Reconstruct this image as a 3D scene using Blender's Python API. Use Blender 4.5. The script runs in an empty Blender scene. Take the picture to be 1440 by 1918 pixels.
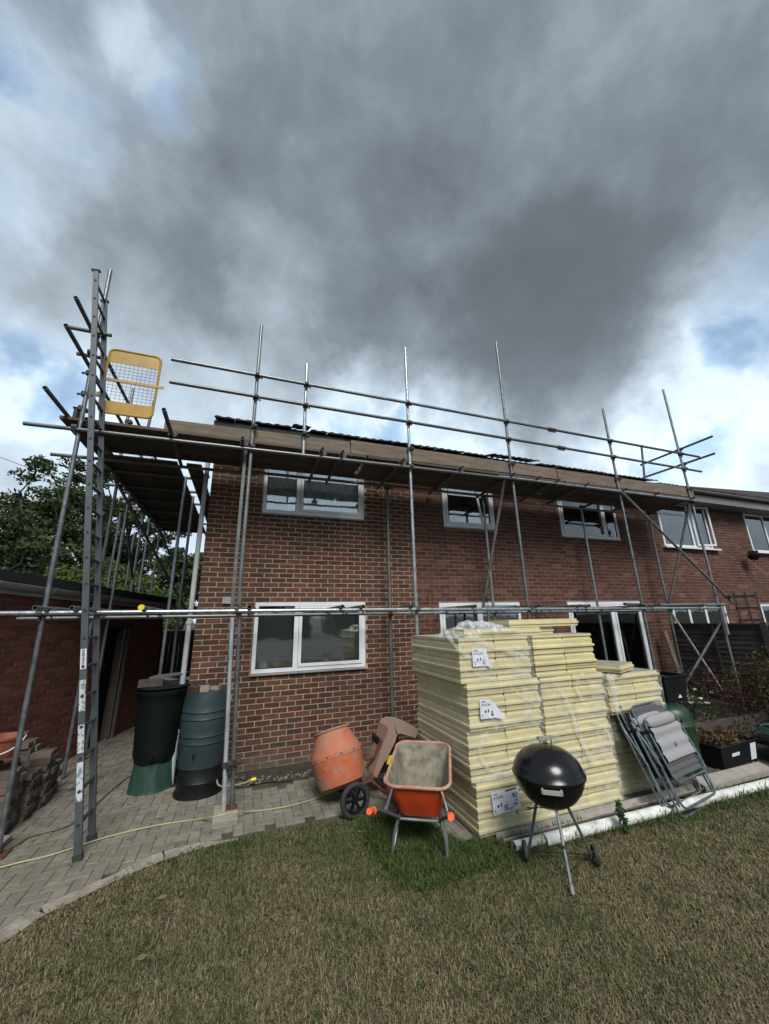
import bpy, math, random
import numpy as np
from mathutils import Vector, Matrix
random.seed(7); rng = np.random.default_rng(7)
R = math.radians
S = bpy.context.scene
COL = S.collection

# ------------------------------------------------------------------ camera
cam_d = bpy.data.cameras.new('camera'); cam = bpy.data.objects.new('camera', cam_d); COL.objects.link(cam)
cam_d.sensor_fit = 'VERTICAL'; cam_d.sensor_height = 36.0; cam_d.lens = 36.0*702/1918
cam_d.clip_start = 0.05; cam_d.clip_end = 3000
_y, _p, _r = R(20.3), R(15.86), R(-1.237)
_F = Vector((math.sin(_y)*math.cos(_p), math.cos(_y)*math.cos(_p), math.sin(_p)))
_Rt = Vector((math.cos(_y), -math.sin(_y), 0)); _U = _Rt.cross(_F)
_R2 = _Rt*math.cos(_r)+_U*math.sin(_r); _U2 = -_Rt*math.sin(_r)+_U*math.cos(_r)
CAM = Vector((0.629, -6.223, 1.998))
cam.matrix_world = Matrix(((_R2.x,_U2.x,-_F.x,CAM.x),(_R2.y,_U2.y,-_F.y,CAM.y),(_R2.z,_U2.z,-_F.z,CAM.z),(0,0,0,1)))
S.camera = cam
S.render.resolution_x = 768; S.render.resolution_y = 1024
S.view_settings.view_transform = 'Standard'; S.view_settings.look = 'None'
S.view_settings.exposure = 0.70; S.view_settings.gamma = 1.0; S.view_settings.use_curve_mapping = False

# ------------------------------------------------------------------ world: Nishita sky seen between procedural clouds
SUN_EL, SUN_AZ = R(48), R(184)      # azimuth clockwise from +Y
W = bpy.data.worlds.new('World'); S.world = W; W.use_nodes = True
nt = W.node_tree; nt.nodes.clear(); N = nt.nodes.new; L = nt.links.new
def M_(op, a, b=None, c=None, clamp=False):
    n = N('ShaderNodeMath'); n.operation = op; n.use_clamp = clamp
    for i, v in enumerate((a, b, c)):
        if v is None: continue
        if isinstance(v, (int, float)): n.inputs[i].default_value = v
        else: L(v, n.inputs[i])
    return n.outputs[0]
tc = N('ShaderNodeTexCoord'); D = tc.outputs['Generated']
nrm = N('ShaderNodeVectorMath'); nrm.operation = 'NORMALIZE'; L(D, nrm.inputs[0]); D = nrm.outputs[0]
sep = N('ShaderNodeSeparateXYZ'); L(D, sep.inputs[0])
zz = M_('ADD', M_('MAXIMUM', sep.outputs[2], 0.0), 0.22)
cmb = N('ShaderNodeCombineXYZ'); L(M_('DIVIDE', sep.outputs[0], zz), cmb.inputs[0]); L(M_('DIVIDE', sep.outputs[1], zz), cmb.inputs[1])
UV = cmb.outputs[0]
def noise(vec, scale, detail=8, rough=.55, dist=0.0, off=(0,0,0)):
    mp = N('ShaderNodeMapping'); mp.inputs['Location'].default_value = off; L(vec, mp.inputs[0])
    n = N('ShaderNodeTexNoise'); n.inputs['Scale'].default_value = scale; n.inputs['Detail'].default_value = detail
    n.inputs['Roughness'].default_value = rough; n.inputs['Distortion'].default_value = dist; L(mp.outputs[0], n.inputs['Vector'])
    return n.outputs['Fac']
nbig = noise(D, 1.6, 4, .5, .3, (3.1, 1.7, 0))
nmed = noise(D, 3.7, 9, .54, .35, (1.2, 5.3, 2))
nfine = noise(D, 10.0, 9, .60, .3, (7.2, 2.3, 4))
# warp the direction a little so that the cloud masses get ragged outlines
wn = N('ShaderNodeTexNoise'); wn.inputs['Scale'].default_value = 3.6; wn.inputs['Detail'].default_value = 5; wn.inputs['Roughness'].default_value = .6
L(D, wn.inputs['Vector'])
wv = N('ShaderNodeVectorMath'); wv.operation = 'MULTIPLY_ADD'; L(wn.outputs['Color'], wv.inputs[0]); wv.inputs[1].default_value = (.30,.30,.30); wv.inputs[2].default_value = (-.15,-.15,-.15)
wa = N('ShaderNodeVectorMath'); wa.operation = 'ADD'; L(D, wa.inputs[0]); L(wv.outputs[0], wa.inputs[1])
wnn = N('ShaderNodeVectorMath'); wnn.operation = 'NORMALIZE'; L(wa.outputs[0], wnn.inputs[0]); DW = wnn.outputs[0]
def lobe(d, deg, amp, inner=0.0):
    v = N('ShaderNodeVectorMath'); v.operation = 'DOT_PRODUCT'; L(DW, v.inputs[0]); v.inputs[1].default_value = Vector(d).normalized()
    mr = N('ShaderNodeMapRange'); mr.interpolation_type = 'SMOOTHSTEP'
    mr.inputs['From Min'].default_value = math.cos(R(deg)); mr.inputs['From Max'].default_value = math.cos(R(inner))
    mr.inputs['To Min'].default_value = 0; mr.inputs['To Max'].default_value = amp; L(v.outputs['Value'], mr.inputs[0])
    return mr.outputs[0]
dens = M_('ADD', M_('MULTIPLY', nbig, .26), .36)
dens = M_('ADD', dens, M_('MULTIPLY', M_('SUBTRACT', nmed, .5), .55))
dens = M_('ADD', dens, M_('MULTIPLY', M_('SUBTRACT', nfine, .5), .30))
LOBES = [  # cloud masses (+) and breaks (-)
 ((.58,.55,.60), 17, .22, 4), ((.68,.36,.65), 22, .14, 5), ((.20,.56,.80), 20, .10, 4), ((-.22,.72,.66), 14, .08, 3),
 ((.47,.26,.85), 28, .06, 6), ((.05,.62,.78), 20, .03, 8),
 ((-.37,.55,.75), 9, -.20, 1), ((-.23,.45,.86), 5, -.18, 1), ((-.40,.45,.80), 22, -.05, 4), ((-.34,.58,.74), 8, -.07, 2), ((-.20,.48,.85), 6, -.08, 2),
 ((-.42,.79,.46), 8, -.16, 1), ((-.44,.83,.34), 12, -.16, 3), ((-.01,.68,.74), 9, -.14, 2),
 ((.81,.29,.50), 7, -.14, 1), ((.78,.46,.44), 15, -.20, 3), ((.80,.22,.56), 8, -.14, 2), ((.25,.82,.51), 10, -.28, 2),
 ((.47,.76,.44), 13, -.30, 3), ((.86,.39,.33), 16, -.22, 3), ((0,.9,.3), 28, -.18, 5), ((-.35,.75,.56), 16, -.06, 4)]
for l in LOBES: dens = M_('ADD', dens, lobe(*l))
cr = N('ShaderNodeValToRGB'); L(dens, cr.inputs[0]); e = cr.color_ramp.elements
e[0].position = .10; e[0].color = (.29,.40,.52,1)
e[1].position = 1.0; e[1].color = (.074,.086,.099,1)
for p_, c_ in ((.18,(.40,.47,.53,1)), (.30,(.275,.33,.38,1)), (.44,(.200,.238,.275,1)), (.58,(.138,.163,.187,1)), (.76,(.092,.108,.124,1))):
    q = e.new(p_); q.color = c_
cover = N('ShaderNodeMapRange'); cover.interpolation_type = 'SMOOTHSTEP'; L(dens, cover.inputs[0])
cover.inputs['From Min'].default_value = -.20; cover.inputs['From Max'].default_value = .26
sky = N('ShaderNodeTexSky'); sky.sky_type = 'NISHITA'; sky.sun_disc = False; sky.sun_elevation = SUN_EL; sky.sun_rotation = SUN_AZ
sky.air_density = 1.2; sky.dust_density = .6; sky.ozone_density = 1.5
bg1 = N('ShaderNodeBackground'); bg1.inputs['Strength'].default_value = .075; L(sky.outputs[0], bg1.inputs['Color'])
# lower sky is brighter, as cloud thins toward the horizon
hb_ = N('ShaderNodeMapRange'); hb_.inputs['From Min'].default_value = .36; hb_.inputs['From Max'].default_value = .72; hb_.inputs['To Min'].default_value = 1.5; hb_.inputs['To Max'].default_value = 1.0; L(sep.outputs[2], hb_.inputs[0])
hm_ = N('ShaderNodeVectorMath'); hm_.operation = 'SCALE'; L(cr.outputs[0], hm_.inputs[0]); L(hb_.outputs[0], hm_.inputs['Scale'])
# thin veils through which the blue shows softly
bl = None
for l in [((-.40,.50,.77), 11, .75, 1), ((-.24,.44,.86), 8, .75, 1), ((-.44,.78,.46), 7, .7, 1), ((.82,.28,.50), 7, .7, 1), ((.24,.83,.51), 8, .6, 1), ((-.5,.3,.8), 22, .45, 3)]:
    o_ = lobe(*l); bl = o_ if bl is None else M_('ADD', bl, o_)
veil = N('ShaderNodeMapRange'); veil.interpolation_type = 'SMOOTHSTEP'; veil.inputs['From Min'].default_value = .40; veil.inputs['From Max'].default_value = .60; L(nmed, veil.inputs[0])
bl = M_('MULTIPLY', bl, M_('MULTIPLY_ADD', veil.outputs[0], -.92, 1.0), clamp=True)
vm = N('ShaderNodeMix'); vm.data_type = 'RGBA'; L(bl, vm.inputs['Factor']); L(hm_.outputs[0], vm.inputs[6]); vm.inputs[7].default_value = (.135,.215,.345,1)
bg2 = N('ShaderNodeBackground'); bg2.inputs['Strength'].default_value = 1.06; L(vm.outputs[2], bg2.inputs['Color'])
mx = N('ShaderNodeMixShader'); L(cover.outputs[0], mx.inputs[0]); L(bg1.outputs[0], mx.inputs[1]); L(bg2.outputs[0], mx.inputs[2])
wo = N('ShaderNodeOutputWorld'); L(mx.outputs[0], wo.inputs['Surface'])

sun_d = bpy.data.lights.new('sun', 'SUN'); sun_d.energy = 2.35; sun_d.angle = R(25); sun_d.color = (1.0, .975, .93)
sun = bpy.data.objects.new('sun', sun_d); COL.objects.link(sun)
_sd = Vector((math.sin(SUN_AZ)*math.cos(SUN_EL), math.cos(SUN_AZ)*math.cos(SUN_EL), math.sin(SUN_EL)))
sun.rotation_euler = (-_sd).to_track_quat('-Z', 'Y').to_euler()

# ------------------------------------------------------------------ helpers
class MB:
    def __init__(s): s.v = []; s.f = []; s.m = []
    def add(s, vs, fs, mi=0):
        o = len(s.v); s.v += [tuple(v) for v in vs]; s.f += [tuple(i+o for i in f) for f in fs]; s.m += [mi]*len(fs); return s
    def box(s, x0, x1, y0, y1, z0, z1, mi=0, M=None):
        vs = [(x0,y0,z0),(x1,y0,z0),(x1,y1,z0),(x0,y1,z0),(x0,y0,z1),(x1,y0,z1),(x1,y1,z1),(x0,y1,z1)]
        if M is not None: vs = [M @ Vector(v) for v in vs]
        return s.add(vs, [(0,3,2,1),(4,5,6,7),(0,1,5,4),(1,2,6,5),(2,3,7,6),(3,0,4,7)], mi)
    def tube(s, a, b, r, n=12, mi=0, r2=None, hollow=False):
        a = Vector(a); b = Vector(b); d = (b-a).normalized(); t = Vector((0,0,1)) if abs(d.z) < .95 else Vector((1,0,0))
        u = d.cross(t).normalized(); w = d.cross(u); r2 = r if r2 is None else r2
        rings = []
        for p, rr in ((a, r), (b, r2)): rings.append([p+(u*math.cos(2*math.pi*i/n)+w*math.sin(2*math.pi*i/n))*rr for i in range(n)])
        if hollow:
            k = .82; ln = min((b-a).length*.4, .12)
            for p in (a, a+d*ln, b-d*ln, b): rings.append([p+(u*math.cos(2*math.pi*i/n)+w*math.sin(2*math.pi*i/n))*r*k for i in range(n)])
            vs = sum(rings, []); q = lambda i, j: i*n+j % n
            fs = [(q(0,j),q(0,j+1),q(1,j+1),q(1,j)) for j in range(n)]
            fs += [(q(0,j+1),q(0,j),q(2,j),q(2,j+1)) for j in range(n)] + [(q(1,j),q(1,j+1),q(5,j+1),q(5,j)) for j in range(n)]
            fs += [(q(2,j+1),q(2,j),q(3,j),q(3,j+1)) for j in range(n)] + [(q(4,j+1),q(4,j),q(5,j),q(5,j+1)) for j in range(n)]
            fs += [tuple(q(3,j) for j in range(n)), tuple(q(4,j) for j in reversed(range(n)))]
        else:
            vs = rings[0]+rings[1]
            fs = [(j,(j+1)%n,n+(j+1)%n,n+j) for j in range(n)] + [tuple(reversed(range(n))), tuple(range(n,2*n))]
        return s.add(vs, fs, mi)
    def path(s, pts, r, n=8, closed=False, mi=0):
        P = [Vector(p) for p in pts]; m = len(P); rings = []; up = None
        rr = r if isinstance(r, (list, tuple)) else [r]*m
        for i in range(m):
            a = P[(i-1) % m] if (closed or i > 0) else P[i]; b = P[(i+1) % m] if (closed or i < m-1) else P[i]
            d = (b-a).normalized()
            if up is None: up = Vector((0,0,1)) if abs(d.z) < .9 else Vector((1,0,0))
            u = d.cross(up).normalized(); w = u.cross(d).normalized(); up = w
            rings.append([P[i]+(u*math.cos(2*math.pi*k/n)+w*math.sin(2*math.pi*k/n))*rr[i] for k in range(n)])
        vs = sum(rings, []); fs = []
        for i in range(m if closed else m-1):
            j = (i+1) % m
            for k in range(n): fs.append((i*n+k, i*n+(k+1)%n, j*n+(k+1)%n, j*n+k))
        if not closed: fs += [tuple(reversed(range(n))), tuple((m-1)*n+k for k in range(n))]
        return s.add(vs, fs, mi)
    def lathe(s, prof, n=32, M=None, mi=0, cap=True):
        vs = []; fs = []; m = len(prof)
        for (r, z) in prof:
            for k in range(n): vs.append(Vector((r*math.cos(2*math.pi*k/n), r*math.sin(2*math.pi*k/n), z)))
        if M is not None: vs = [M @ v for v in vs]
        for i in range(m-1):
            for k in range(n): fs.append((i*n+k, i*n+(k+1)%n, (i+1)*n+(k+1)%n, (i+1)*n+k))
        if cap:
            if prof[0][0] > 1e-4: fs.append(tuple(reversed(range(n))))
            if prof[-1][0] > 1e-4: fs.append(tuple((m-1)*n+k for k in range(n)))
        return s.add(vs, fs, mi)
    def prism(s, poly, a, b, axis='z', mi=0, M=None):
        n = len(poly); vs = []
        for h in (a, b):
            for (x, y) in poly:
                v = {'z': (x, y, h), 'y': (x, h, y), 'x': (h, x, y)}[axis]; vs.append(Vector(v))
        if M is not None: vs = [M @ v for v in vs]
        fs = [tuple(reversed(range(n))), tuple(range(n, 2*n))] + [(i, (i+1)%n, n+(i+1)%n, n+i) for i in range(n)]
        return s.add(vs, fs, mi)
    def mesh(s, name, smooth=False):
        me = bpy.data.meshes.new(name); me.from_pydata([tuple(v) for v in s.v], [], s.f)
        if any(s.m): me.polygons.foreach_set('material_index', s.m)
        if smooth:
            me.polygons.foreach_set('use_smooth', [True]*len(me.polygons))
            try: me.set_sharp_from_angle(angle=R(38))
            except Exception: pass
        me.update(); return me
WM = {}
def link(o, parent=None, M=None):
    COL.objects.link(o)
    if M is not None: o.matrix_basis = M
    WM[o.name] = o.matrix_basis.copy() if parent is None else (WM[parent.name] @ o.matrix_basis if o.get('_local') else o.matrix_basis.copy())
    if parent is not None:
        o.parent = parent
        if o.get('_local'): o.matrix_parent_inverse = Matrix.Identity(4)
        else: o.matrix_parent_inverse = WM[parent.name].inverted()
    if '_local' in o: del o['_local']
    return o
def tag(o, label=None, cat=None, group=None, kind=None):
    if label: o['label'] = label
    if cat: o['category'] = cat
    if group: o['group'] = group
    if kind: o['kind'] = kind
    return o
def obj(name, mb, mat=None, parent=None, M=None, smooth=False, local=False, **k):
    me = mb.mesh(name, smooth) if isinstance(mb, MB) else mb
    if mat is not None and not me.materials:
        for m in (mat if isinstance(mat, (list, tuple)) else [mat]): me.materials.append(m)
    o = bpy.data.objects.new(name, me)
    if local: o['_local'] = 1
    link(o, parent, M); return tag(o, **k)
def empty(name, M, label, cat, group=None):
    o = bpy.data.objects.new(name, None); o.empty_display_size = .2
    if not isinstance(M, Matrix): M = Matrix.Translation(M)
    link(o, None, M); return tag(o, label, cat, group)
def npmesh(name, V, F, mat, cols=None, smooth=False):
    """V (n,3) F (m,k) arrays -> mesh, optional per-vertex colour attribute 'tint'"""
    me = bpy.data.meshes.new(name); V = np.asarray(V, np.float32); F = np.asarray(F, np.int32); m, k = F.shape
    me.vertices.add(len(V)); me.vertices.foreach_set('co', V.ravel())
    me.loops.add(m*k); me.loops.foreach_set('vertex_index', F.ravel())
    me.polygons.add(m); me.polygons.foreach_set('loop_start', np.arange(0, m*k, k, dtype=np.int32))
    if cols is not None:
        a = me.color_attributes.new('tint', 'FLOAT_COLOR', 'POINT'); c = np.ones((len(V), 4), np.float32); c[:, :3] = cols; a.data.foreach_set('color', c.ravel())
    me.update(calc_edges=True); me.validate()
    for q in (mat if isinstance(mat, (list, tuple)) else [mat]): me.materials.append(q)
    if smooth: me.polygons.foreach_set('use_smooth', [True]*m)
    return me

# ------------------------------------------------------------------ materials
MATS = {}
def mat(name, c1, c2=None, rough=.6, metal=0., scale=8., bump=0., bscale=60., rnd=0., c3=None, spec=.5, island=False, stretch=None, detail=6, coat=0., lo=.35, hi=.65, stain=None, damp=None):
    m = bpy.data.materials.new(name); m.use_nodes = True; t = m.node_tree; n = t.nodes; l = t.links; b = n['Principled BSDF']
    b.inputs['Roughness'].default_value = rough; b.inputs['Metallic'].default_value = metal; b.inputs['Specular IOR Level'].default_value = spec
    b.inputs['Coat Weight'].default_value = coat
    tcn = n.new('ShaderNodeTexCoord'); g = n.new('ShaderNodeNewGeometry')
    mp = n.new('ShaderNodeMapping'); l.new(tcn.outputs['Object'], mp.inputs[0])
    oi = n.new('ShaderNodeObjectInfo')
    ad = n.new('ShaderNodeMath'); ad.operation = 'MULTIPLY'; ad.inputs[1].default_value = 37.; l.new(oi.outputs['Random'], ad.inputs[0])
    cb = n.new('ShaderNodeCombineXYZ'); l.new(ad.outputs[0], cb.inputs[0]); l.new(ad.outputs[0], cb.inputs[1]); l.new(cb.outputs[0], mp.inputs['Location'])
    if stretch: mp.inputs['Scale'].default_value = stretch
    c2 = c2 or tuple(x*.8 for x in c1)
    nz = n.new('ShaderNodeTexNoise'); nz.inputs['Scale'].default_value = scale; nz.inputs['Detail'].default_value = detail; nz.inputs['Roughness'].default_value = .62
    l.new(mp.outputs[0], nz.inputs['Vector'])
    rp = n.new('ShaderNodeValToRGB'); rp.color_ramp.elements[0].position = lo; rp.color_ramp.elements[1].position = hi
    rp.color_ramp.elements[0].color = (*c2, 1); rp.color_ramp.elements[1].color = (*c1, 1); l.new(nz.outputs['Fac'], rp.inputs[0])
    col = rp.outputs[0]
    if rnd:
        rv = n.new('ShaderNodeMath'); rv.operation = 'ADD'; l.new(oi.outputs['Random'], rv.inputs[0]); l.new(g.outputs['Random Per Island'], rv.inputs[1])
        fr = n.new('ShaderNodeMath'); fr.operation = 'FRACT'; l.new(rv.outputs[0], fr.inputs[0])
        if c3:
            r3 = n.new('ShaderNodeMapRange'); r3.inputs['From Min'].default_value = .55; r3.inputs['From Max'].default_value = .95; l.new(fr.outputs[0], r3.inputs[0])
            mxn = n.new('ShaderNodeMix'); mxn.data_type = 'RGBA'; l.new(r3.outputs[0], mxn.inputs['Factor']); l.new(col, mxn.inputs[6]); mxn.inputs[7].default_value = (*c3, 1); col = mxn.outputs[2]
        m2 = n.new('ShaderNodeMath'); m2.operation = 'MULTIPLY'; m2.inputs[1].default_value = 7.31; l.new(fr.outputs[0], m2.inputs[0])
        f2 = n.new('ShaderNodeMath'); f2.operation = 'FRACT'; l.new(m2.outputs[0], f2.inputs[0])
        mr = n.new('ShaderNodeMapRange'); mr.inputs['To Min'].default_value = 1-rnd; mr.inputs['To Max'].default_value = 1+rnd; l.new(f2.outputs[0], mr.inputs[0])
        hs = n.new('ShaderNodeHueSaturation'); l.new(mr.outputs[0], hs.inputs['Value']); l.new(col, hs.inputs['Color']); col = hs.outputs[0]
    if stain:   # dirt and weathering that runs across neighbouring pieces, in world space
        ssc, samt, scol = stain
        s1 = n.new('ShaderNodeTexNoise'); s1.inputs['Scale'].default_value = ssc; s1.inputs['Detail'].default_value = 6; s1.inputs['Roughness'].default_value = .65; s1.inputs['Distortion'].default_value = .6; l.new(g.outputs['Position'], s1.inputs['Vector'])
        s2 = n.new('ShaderNodeMapRange'); s2.inputs['From Min'].default_value = .46; s2.inputs['From Max'].default_value = .68; s2.inputs['To Max'].default_value = samt; l.new(s1.outputs['Fac'], s2.inputs[0])
        sm = n.new('ShaderNodeMix'); sm.data_type = 'RGBA'; l.new(s2.outputs[0], sm.inputs['Factor']); l.new(col, sm.inputs[6]); sm.inputs[7].default_value = (*scol, 1); col = sm.outputs[2]
    if damp:    # splash and algae band at the wall foot with a ragged upper edge
        dz, dcol = damp
        sx_ = n.new('ShaderNodeSeparateXYZ'); l.new(g.outputs['Position'], sx_.inputs[0]); d1 = n.new('ShaderNodeTexNoise'); d1.inputs['Scale'].default_value = 3.5; d1.inputs['Detail'].default_value = 5; l.new(g.outputs['Position'], d1.inputs['Vector'])
        d2 = n.new('ShaderNodeMath'); d2.operation = 'MULTIPLY_ADD'; l.new(d1.outputs['Fac'], d2.inputs[0]); d2.inputs[1].default_value = -.55; l.new(sx_.outputs[2], d2.inputs[2])
        d3 = n.new('ShaderNodeMapRange'); d3.inputs['From Min'].default_value = dz; d3.inputs['From Max'].default_value = dz-.28; d3.inputs['To Max'].default_value = .8; l.new(d2.outputs[0], d3.inputs[0])
        dm = n.new('ShaderNodeMix'); dm.data_type = 'RGBA'; l.new(d3.outputs[0], dm.inputs['Factor']); l.new(col, dm.inputs[6]); dm.inputs[7].default_value = (*dcol, 1); col = dm.outputs[2]
    l.new(col, b.inputs['Base Color'])
    rr = n.new('ShaderNodeMapRange'); rr.inputs['To Min'].default_value = max(rough-.12, .03); rr.inputs['To Max'].default_value = min(rough+.12, 1.); l.new(nz.outputs['Fac'], rr.inputs[0]); l.new(rr.outputs[0], b.inputs['Roughness'])
    if bump:
        bz = n.new('ShaderNodeTexNoise'); bz.inputs['Scale'].default_value = bscale; bz.inputs['Detail'].default_value = 5; l.new(mp.outputs[0], bz.inputs['Vector'])
        bp = n.new('ShaderNodeBump'); bp.inputs['Strength'].default_value = bump; bp.inputs['Distance'].default_value = .01; l.new(bz.outputs['Fac'], bp.inputs['Height']); l.new(bp.outputs[0], b.inputs['Normal'])
    MATS[name] = m; return m
def tintmat(name, rough=.7, trans=.25):
    m = bpy.data.materials.new(name); m.use_nodes = True; t = m.node_tree; n = t.nodes; l = t.links; b = n['Principled BSDF']
    a = n.new('ShaderNodeAttribute'); a.attribute_name = 'tint'; l.new(a.outputs['Color'], b.inputs['Base Color']); b.inputs['Roughness'].default_value = rough
    b.inputs['Specular IOR Level'].default_value = .25
    if trans:
        tr = n.new('ShaderNodeBsdfTranslucent'); l.new(a.outputs['Color'], tr.inputs['Color']); mxs = n.new('ShaderNodeMixShader'); mxs.inputs[0].default_value = trans
        l.new(b.outputs[0], mxs.inputs[1]); l.new(tr.outputs[0], mxs.inputs[2]); l.new(mxs.outputs[0], n['Material Output'].inputs[0])
    return m
def glassmat(name, tint=(.75,.8,.8), refl=.10, rough=.02):
    m = bpy.data.materials.new(name); m.use_nodes = True; t = m.node_tree; n = t.nodes; l = t.links; n.remove(n['Principled BSDF'])
    tr = n.new('ShaderNodeBsdfTransparent'); tr.inputs[0].default_value = (*tint, 1); gl = n.new('ShaderNodeBsdfGlossy'); gl.inputs['Roughness'].default_value = rough; gl.inputs['Color'].default_value = (.9,.93,.95,1)
    nz = n.new('ShaderNodeTexNoise'); nz.inputs['Scale'].default_value = 2.2; nz.inputs['Detail'].default_value = 1
    bp = n.new('ShaderNodeBump'); bp.inputs['Strength'].default_value = .06; bp.inputs['Distance'].default_value = .05; l.new(nz.outputs['Fac'], bp.inputs['Height']); l.new(bp.outputs[0], gl.inputs['Normal'])
    fr = n.new('ShaderNodeFresnel'); fr.inputs['IOR'].default_value = 1.52; ad = n.new('ShaderNodeMath'); ad.operation = 'MULTIPLY_ADD'; ad.inputs[1].default_value = 1.25; ad.inputs[2].default_value = refl; ad.use_clamp = True
    l.new(fr.outputs[0], ad.inputs[0]); mxs = n.new('ShaderNodeMixShader'); l.new(ad.outputs[0], mxs.inputs[0]); l.new(tr.outputs[0], mxs.inputs[1]); l.new(gl.outputs[0], mxs.inputs[2]); l.new(mxs.outputs[0], n['Material Output'].inputs[0])
    return m
def filmmat(name, lo=.02, hi=.38, scale=5., stretch=(1,1,1)):
    m = bpy.data.materials.new(name); m.use_nodes = True; t = m.node_tree; n = t.nodes; l = t.links; b = n['Principled BSDF']
    b.inputs['Base Color'].default_value = (.78,.80,.80,1); b.inputs['Roughness'].default_value = .22; b.inputs['Specular IOR Level'].default_value = .8
    tcn = n.new('ShaderNodeTexCoord'); mp = n.new('ShaderNodeMapping'); mp.inputs['Scale'].default_value = stretch; l.new(tcn.outputs['Object'], mp.inputs[0])
    nz = n.new('ShaderNodeTexNoise'); nz.inputs['Scale'].default_value = scale; nz.inputs['Detail'].default_value = 7; nz.inputs['Roughness'].default_value = .7; nz.inputs['Distortion'].default_value = 1.2; l.new(mp.outputs[0], nz.inputs['Vector'])
    mr = n.new('ShaderNodeMapRange'); mr.inputs['From Min'].default_value = .42; mr.inputs['From Max'].default_value = .75; mr.inputs['To Min'].default_value = lo; mr.inputs['To Max'].default_value = hi; l.new(nz.outputs['Fac'], mr.inputs[0])
    bp = n.new('ShaderNodeBump'); bp.inputs['Strength'].default_value = .8; bp.inputs['Distance'].default_value = .02; l.new(nz.outputs['Fac'], bp.inputs['Height']); l.new(bp.outputs[0], b.inputs['Normal'])
    tr = n.new('ShaderNodeBsdfTransparent'); mxs = n.new('ShaderNodeMixShader'); l.new(mr.outputs[0], mxs.inputs[0]); l.new(tr.outputs[0], mxs.inputs[1]); l.new(b.outputs[0], mxs.inputs[2]); l.new(mxs.outputs[0], n['Material Output'].inputs[0])
    return m
BR1 = mat('brick_brown', (.122,.044,.022), (.060,.025,.015), rough=.9, scale=14, bump=.5, bscale=90, rnd=.38, c3=(.055,.036,.024), stretch=(1,1,2), stain=(1.6,.45,(.060,.036,.027)), damp=(.0,(.10,.082,.060)))
BR2 = mat('brick_red', (.098,.032,.019), (.046,.018,.013), rough=.9, scale=14, bump=.5, bscale=90, rnd=.28, c3=(.120,.052,.032), stretch=(1,1,2), stain=(1.4,.40,(.052,.026,.021)), damp=(.0,(.08,.066,.050)))
BR3 = mat('brick_garage', (.185,.058,.038), (.095,.033,.025), rough=.9, scale=14, bump=.5, bscale=90, rnd=.28, c3=(.14,.055,.038), stretch=(1,1,2))
MO1 = mat('mortar_pale', (.43,.32,.235), (.33,.245,.18), rough=.95, scale=9, bump=.4, bscale=150, stain=(1.6,.40,(.20,.15,.115)), damp=(.0,(.14,.12,.09)))
MO2 = mat('mortar_brown', (.22,.155,.12), (.15,.105,.08), rough=.95, scale=9, bump=.4, bscale=150, stain=(1.4,.5,(.11,.075,.06)))
PAV = mat('paving_block', (.215,.200,.165), (.135,.126,.103), rough=.92, scale=6, bump=.8, bscale=70, rnd=.13, c3=(.19,.165,.14), stain=(2.6,.7,(.125,.115,.078)))
PAVD = mat('stacked_block', (.15,.122,.102), (.080,.068,.060), rough=.92, scale=8, bump=.8, bscale=90, rnd=.35, c3=(.12,.082,.066))
SAND = mat('joint_sand', (.085,.078,.058), (.030,.027,.021), rough=1, scale=5, bump=.6, bscale=200)
CONC = mat('pale_concrete', (.34,.305,.26), (.19,.172,.145), rough=.95, scale=7, bump=.9, bscale=60, stain=(4,.6,(.15,.135,.11)))
SOIL = mat('soil', (.050,.038,.028), (.020,.016,.013), rough=1, scale=9, bump=1., bscale=40)
TURF = mat('turf_soil', (.125,.100,.060), (.055,.062,.026), rough=1, scale=2.2, bump=1., bscale=120)
UPVC = mat('white_upvc', (.66,.69,.70), (.56,.59,.60), rough=.35, scale=3)
UPVCG = mat('grey_white_upvc', (.40,.41,.42), (.32,.33,.34), rough=.4, scale=3)
GREYP = mat('grey_plastic', (.33,.31,.29), (.24,.225,.21), rough=.5, scale=5)
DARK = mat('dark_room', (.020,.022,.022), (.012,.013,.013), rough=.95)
BLIND = mat('pale_blind', (.74,.86,.83), (.68,.80,.77), rough=.7, scale=2)
CURT = mat('net_curtain', (.80,.84,.85), (.50,.54,.55), rough=.9, scale=9, stretch=(6,1,.6))
CURTW = mat('white_curtain', (.92,.95,.96), (.80,.85,.88), rough=.9, scale=5, stretch=(8,1,.3))
EAVE = mat('weathered_eaves', (.19,.18,.17), (.13,.125,.12), rough=.6, scale=4)
TILE = mat('roof_tile', (.042,.036,.030), (.018,.016,.014), rough=.95, scale=20, bump=.8, bscale=60, rnd=.25, c3=(.07,.065,.045))
FELT = mat('roof_felt', (.022,.032,.031), (.014,.020,.020), rough=.9, scale=10)
SILV = mat('new_silver_tube', (.62,.68,.70), (.36,.41,.44), rough=.34, metal=.55, scale=18, stretch=(1,1,.25))
GALV = mat('galvanised_tube', (.27,.295,.305), (.15,.168,.18), rough=.42, metal=.65, scale=10, bump=.15, bscale=30, rnd=.22, c3=(.16,.17,.17), stretch=(1,1,1))
GALVB = mat('bright_galvanised_tube', (.48,.52,.54), (.30,.33,.35), rough=.32, metal=.75, scale=14, bump=.15, bscale=30)
GALVD = mat('dull_tube', (.15,.155,.15), (.085,.09,.088), rough=.6, metal=.4, scale=8, rnd=.2, bump=.2, bscale=40)
COUP = mat('rusty_coupler', (.10,.085,.075), (.05,.043,.04), rough=.65, metal=.5, scale=30, bump=.5, bscale=80)
ALU = mat('ladder_aluminium', (.085,.096,.106), (.062,.071,.080), rough=.5, metal=.25, scale=6)
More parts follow.
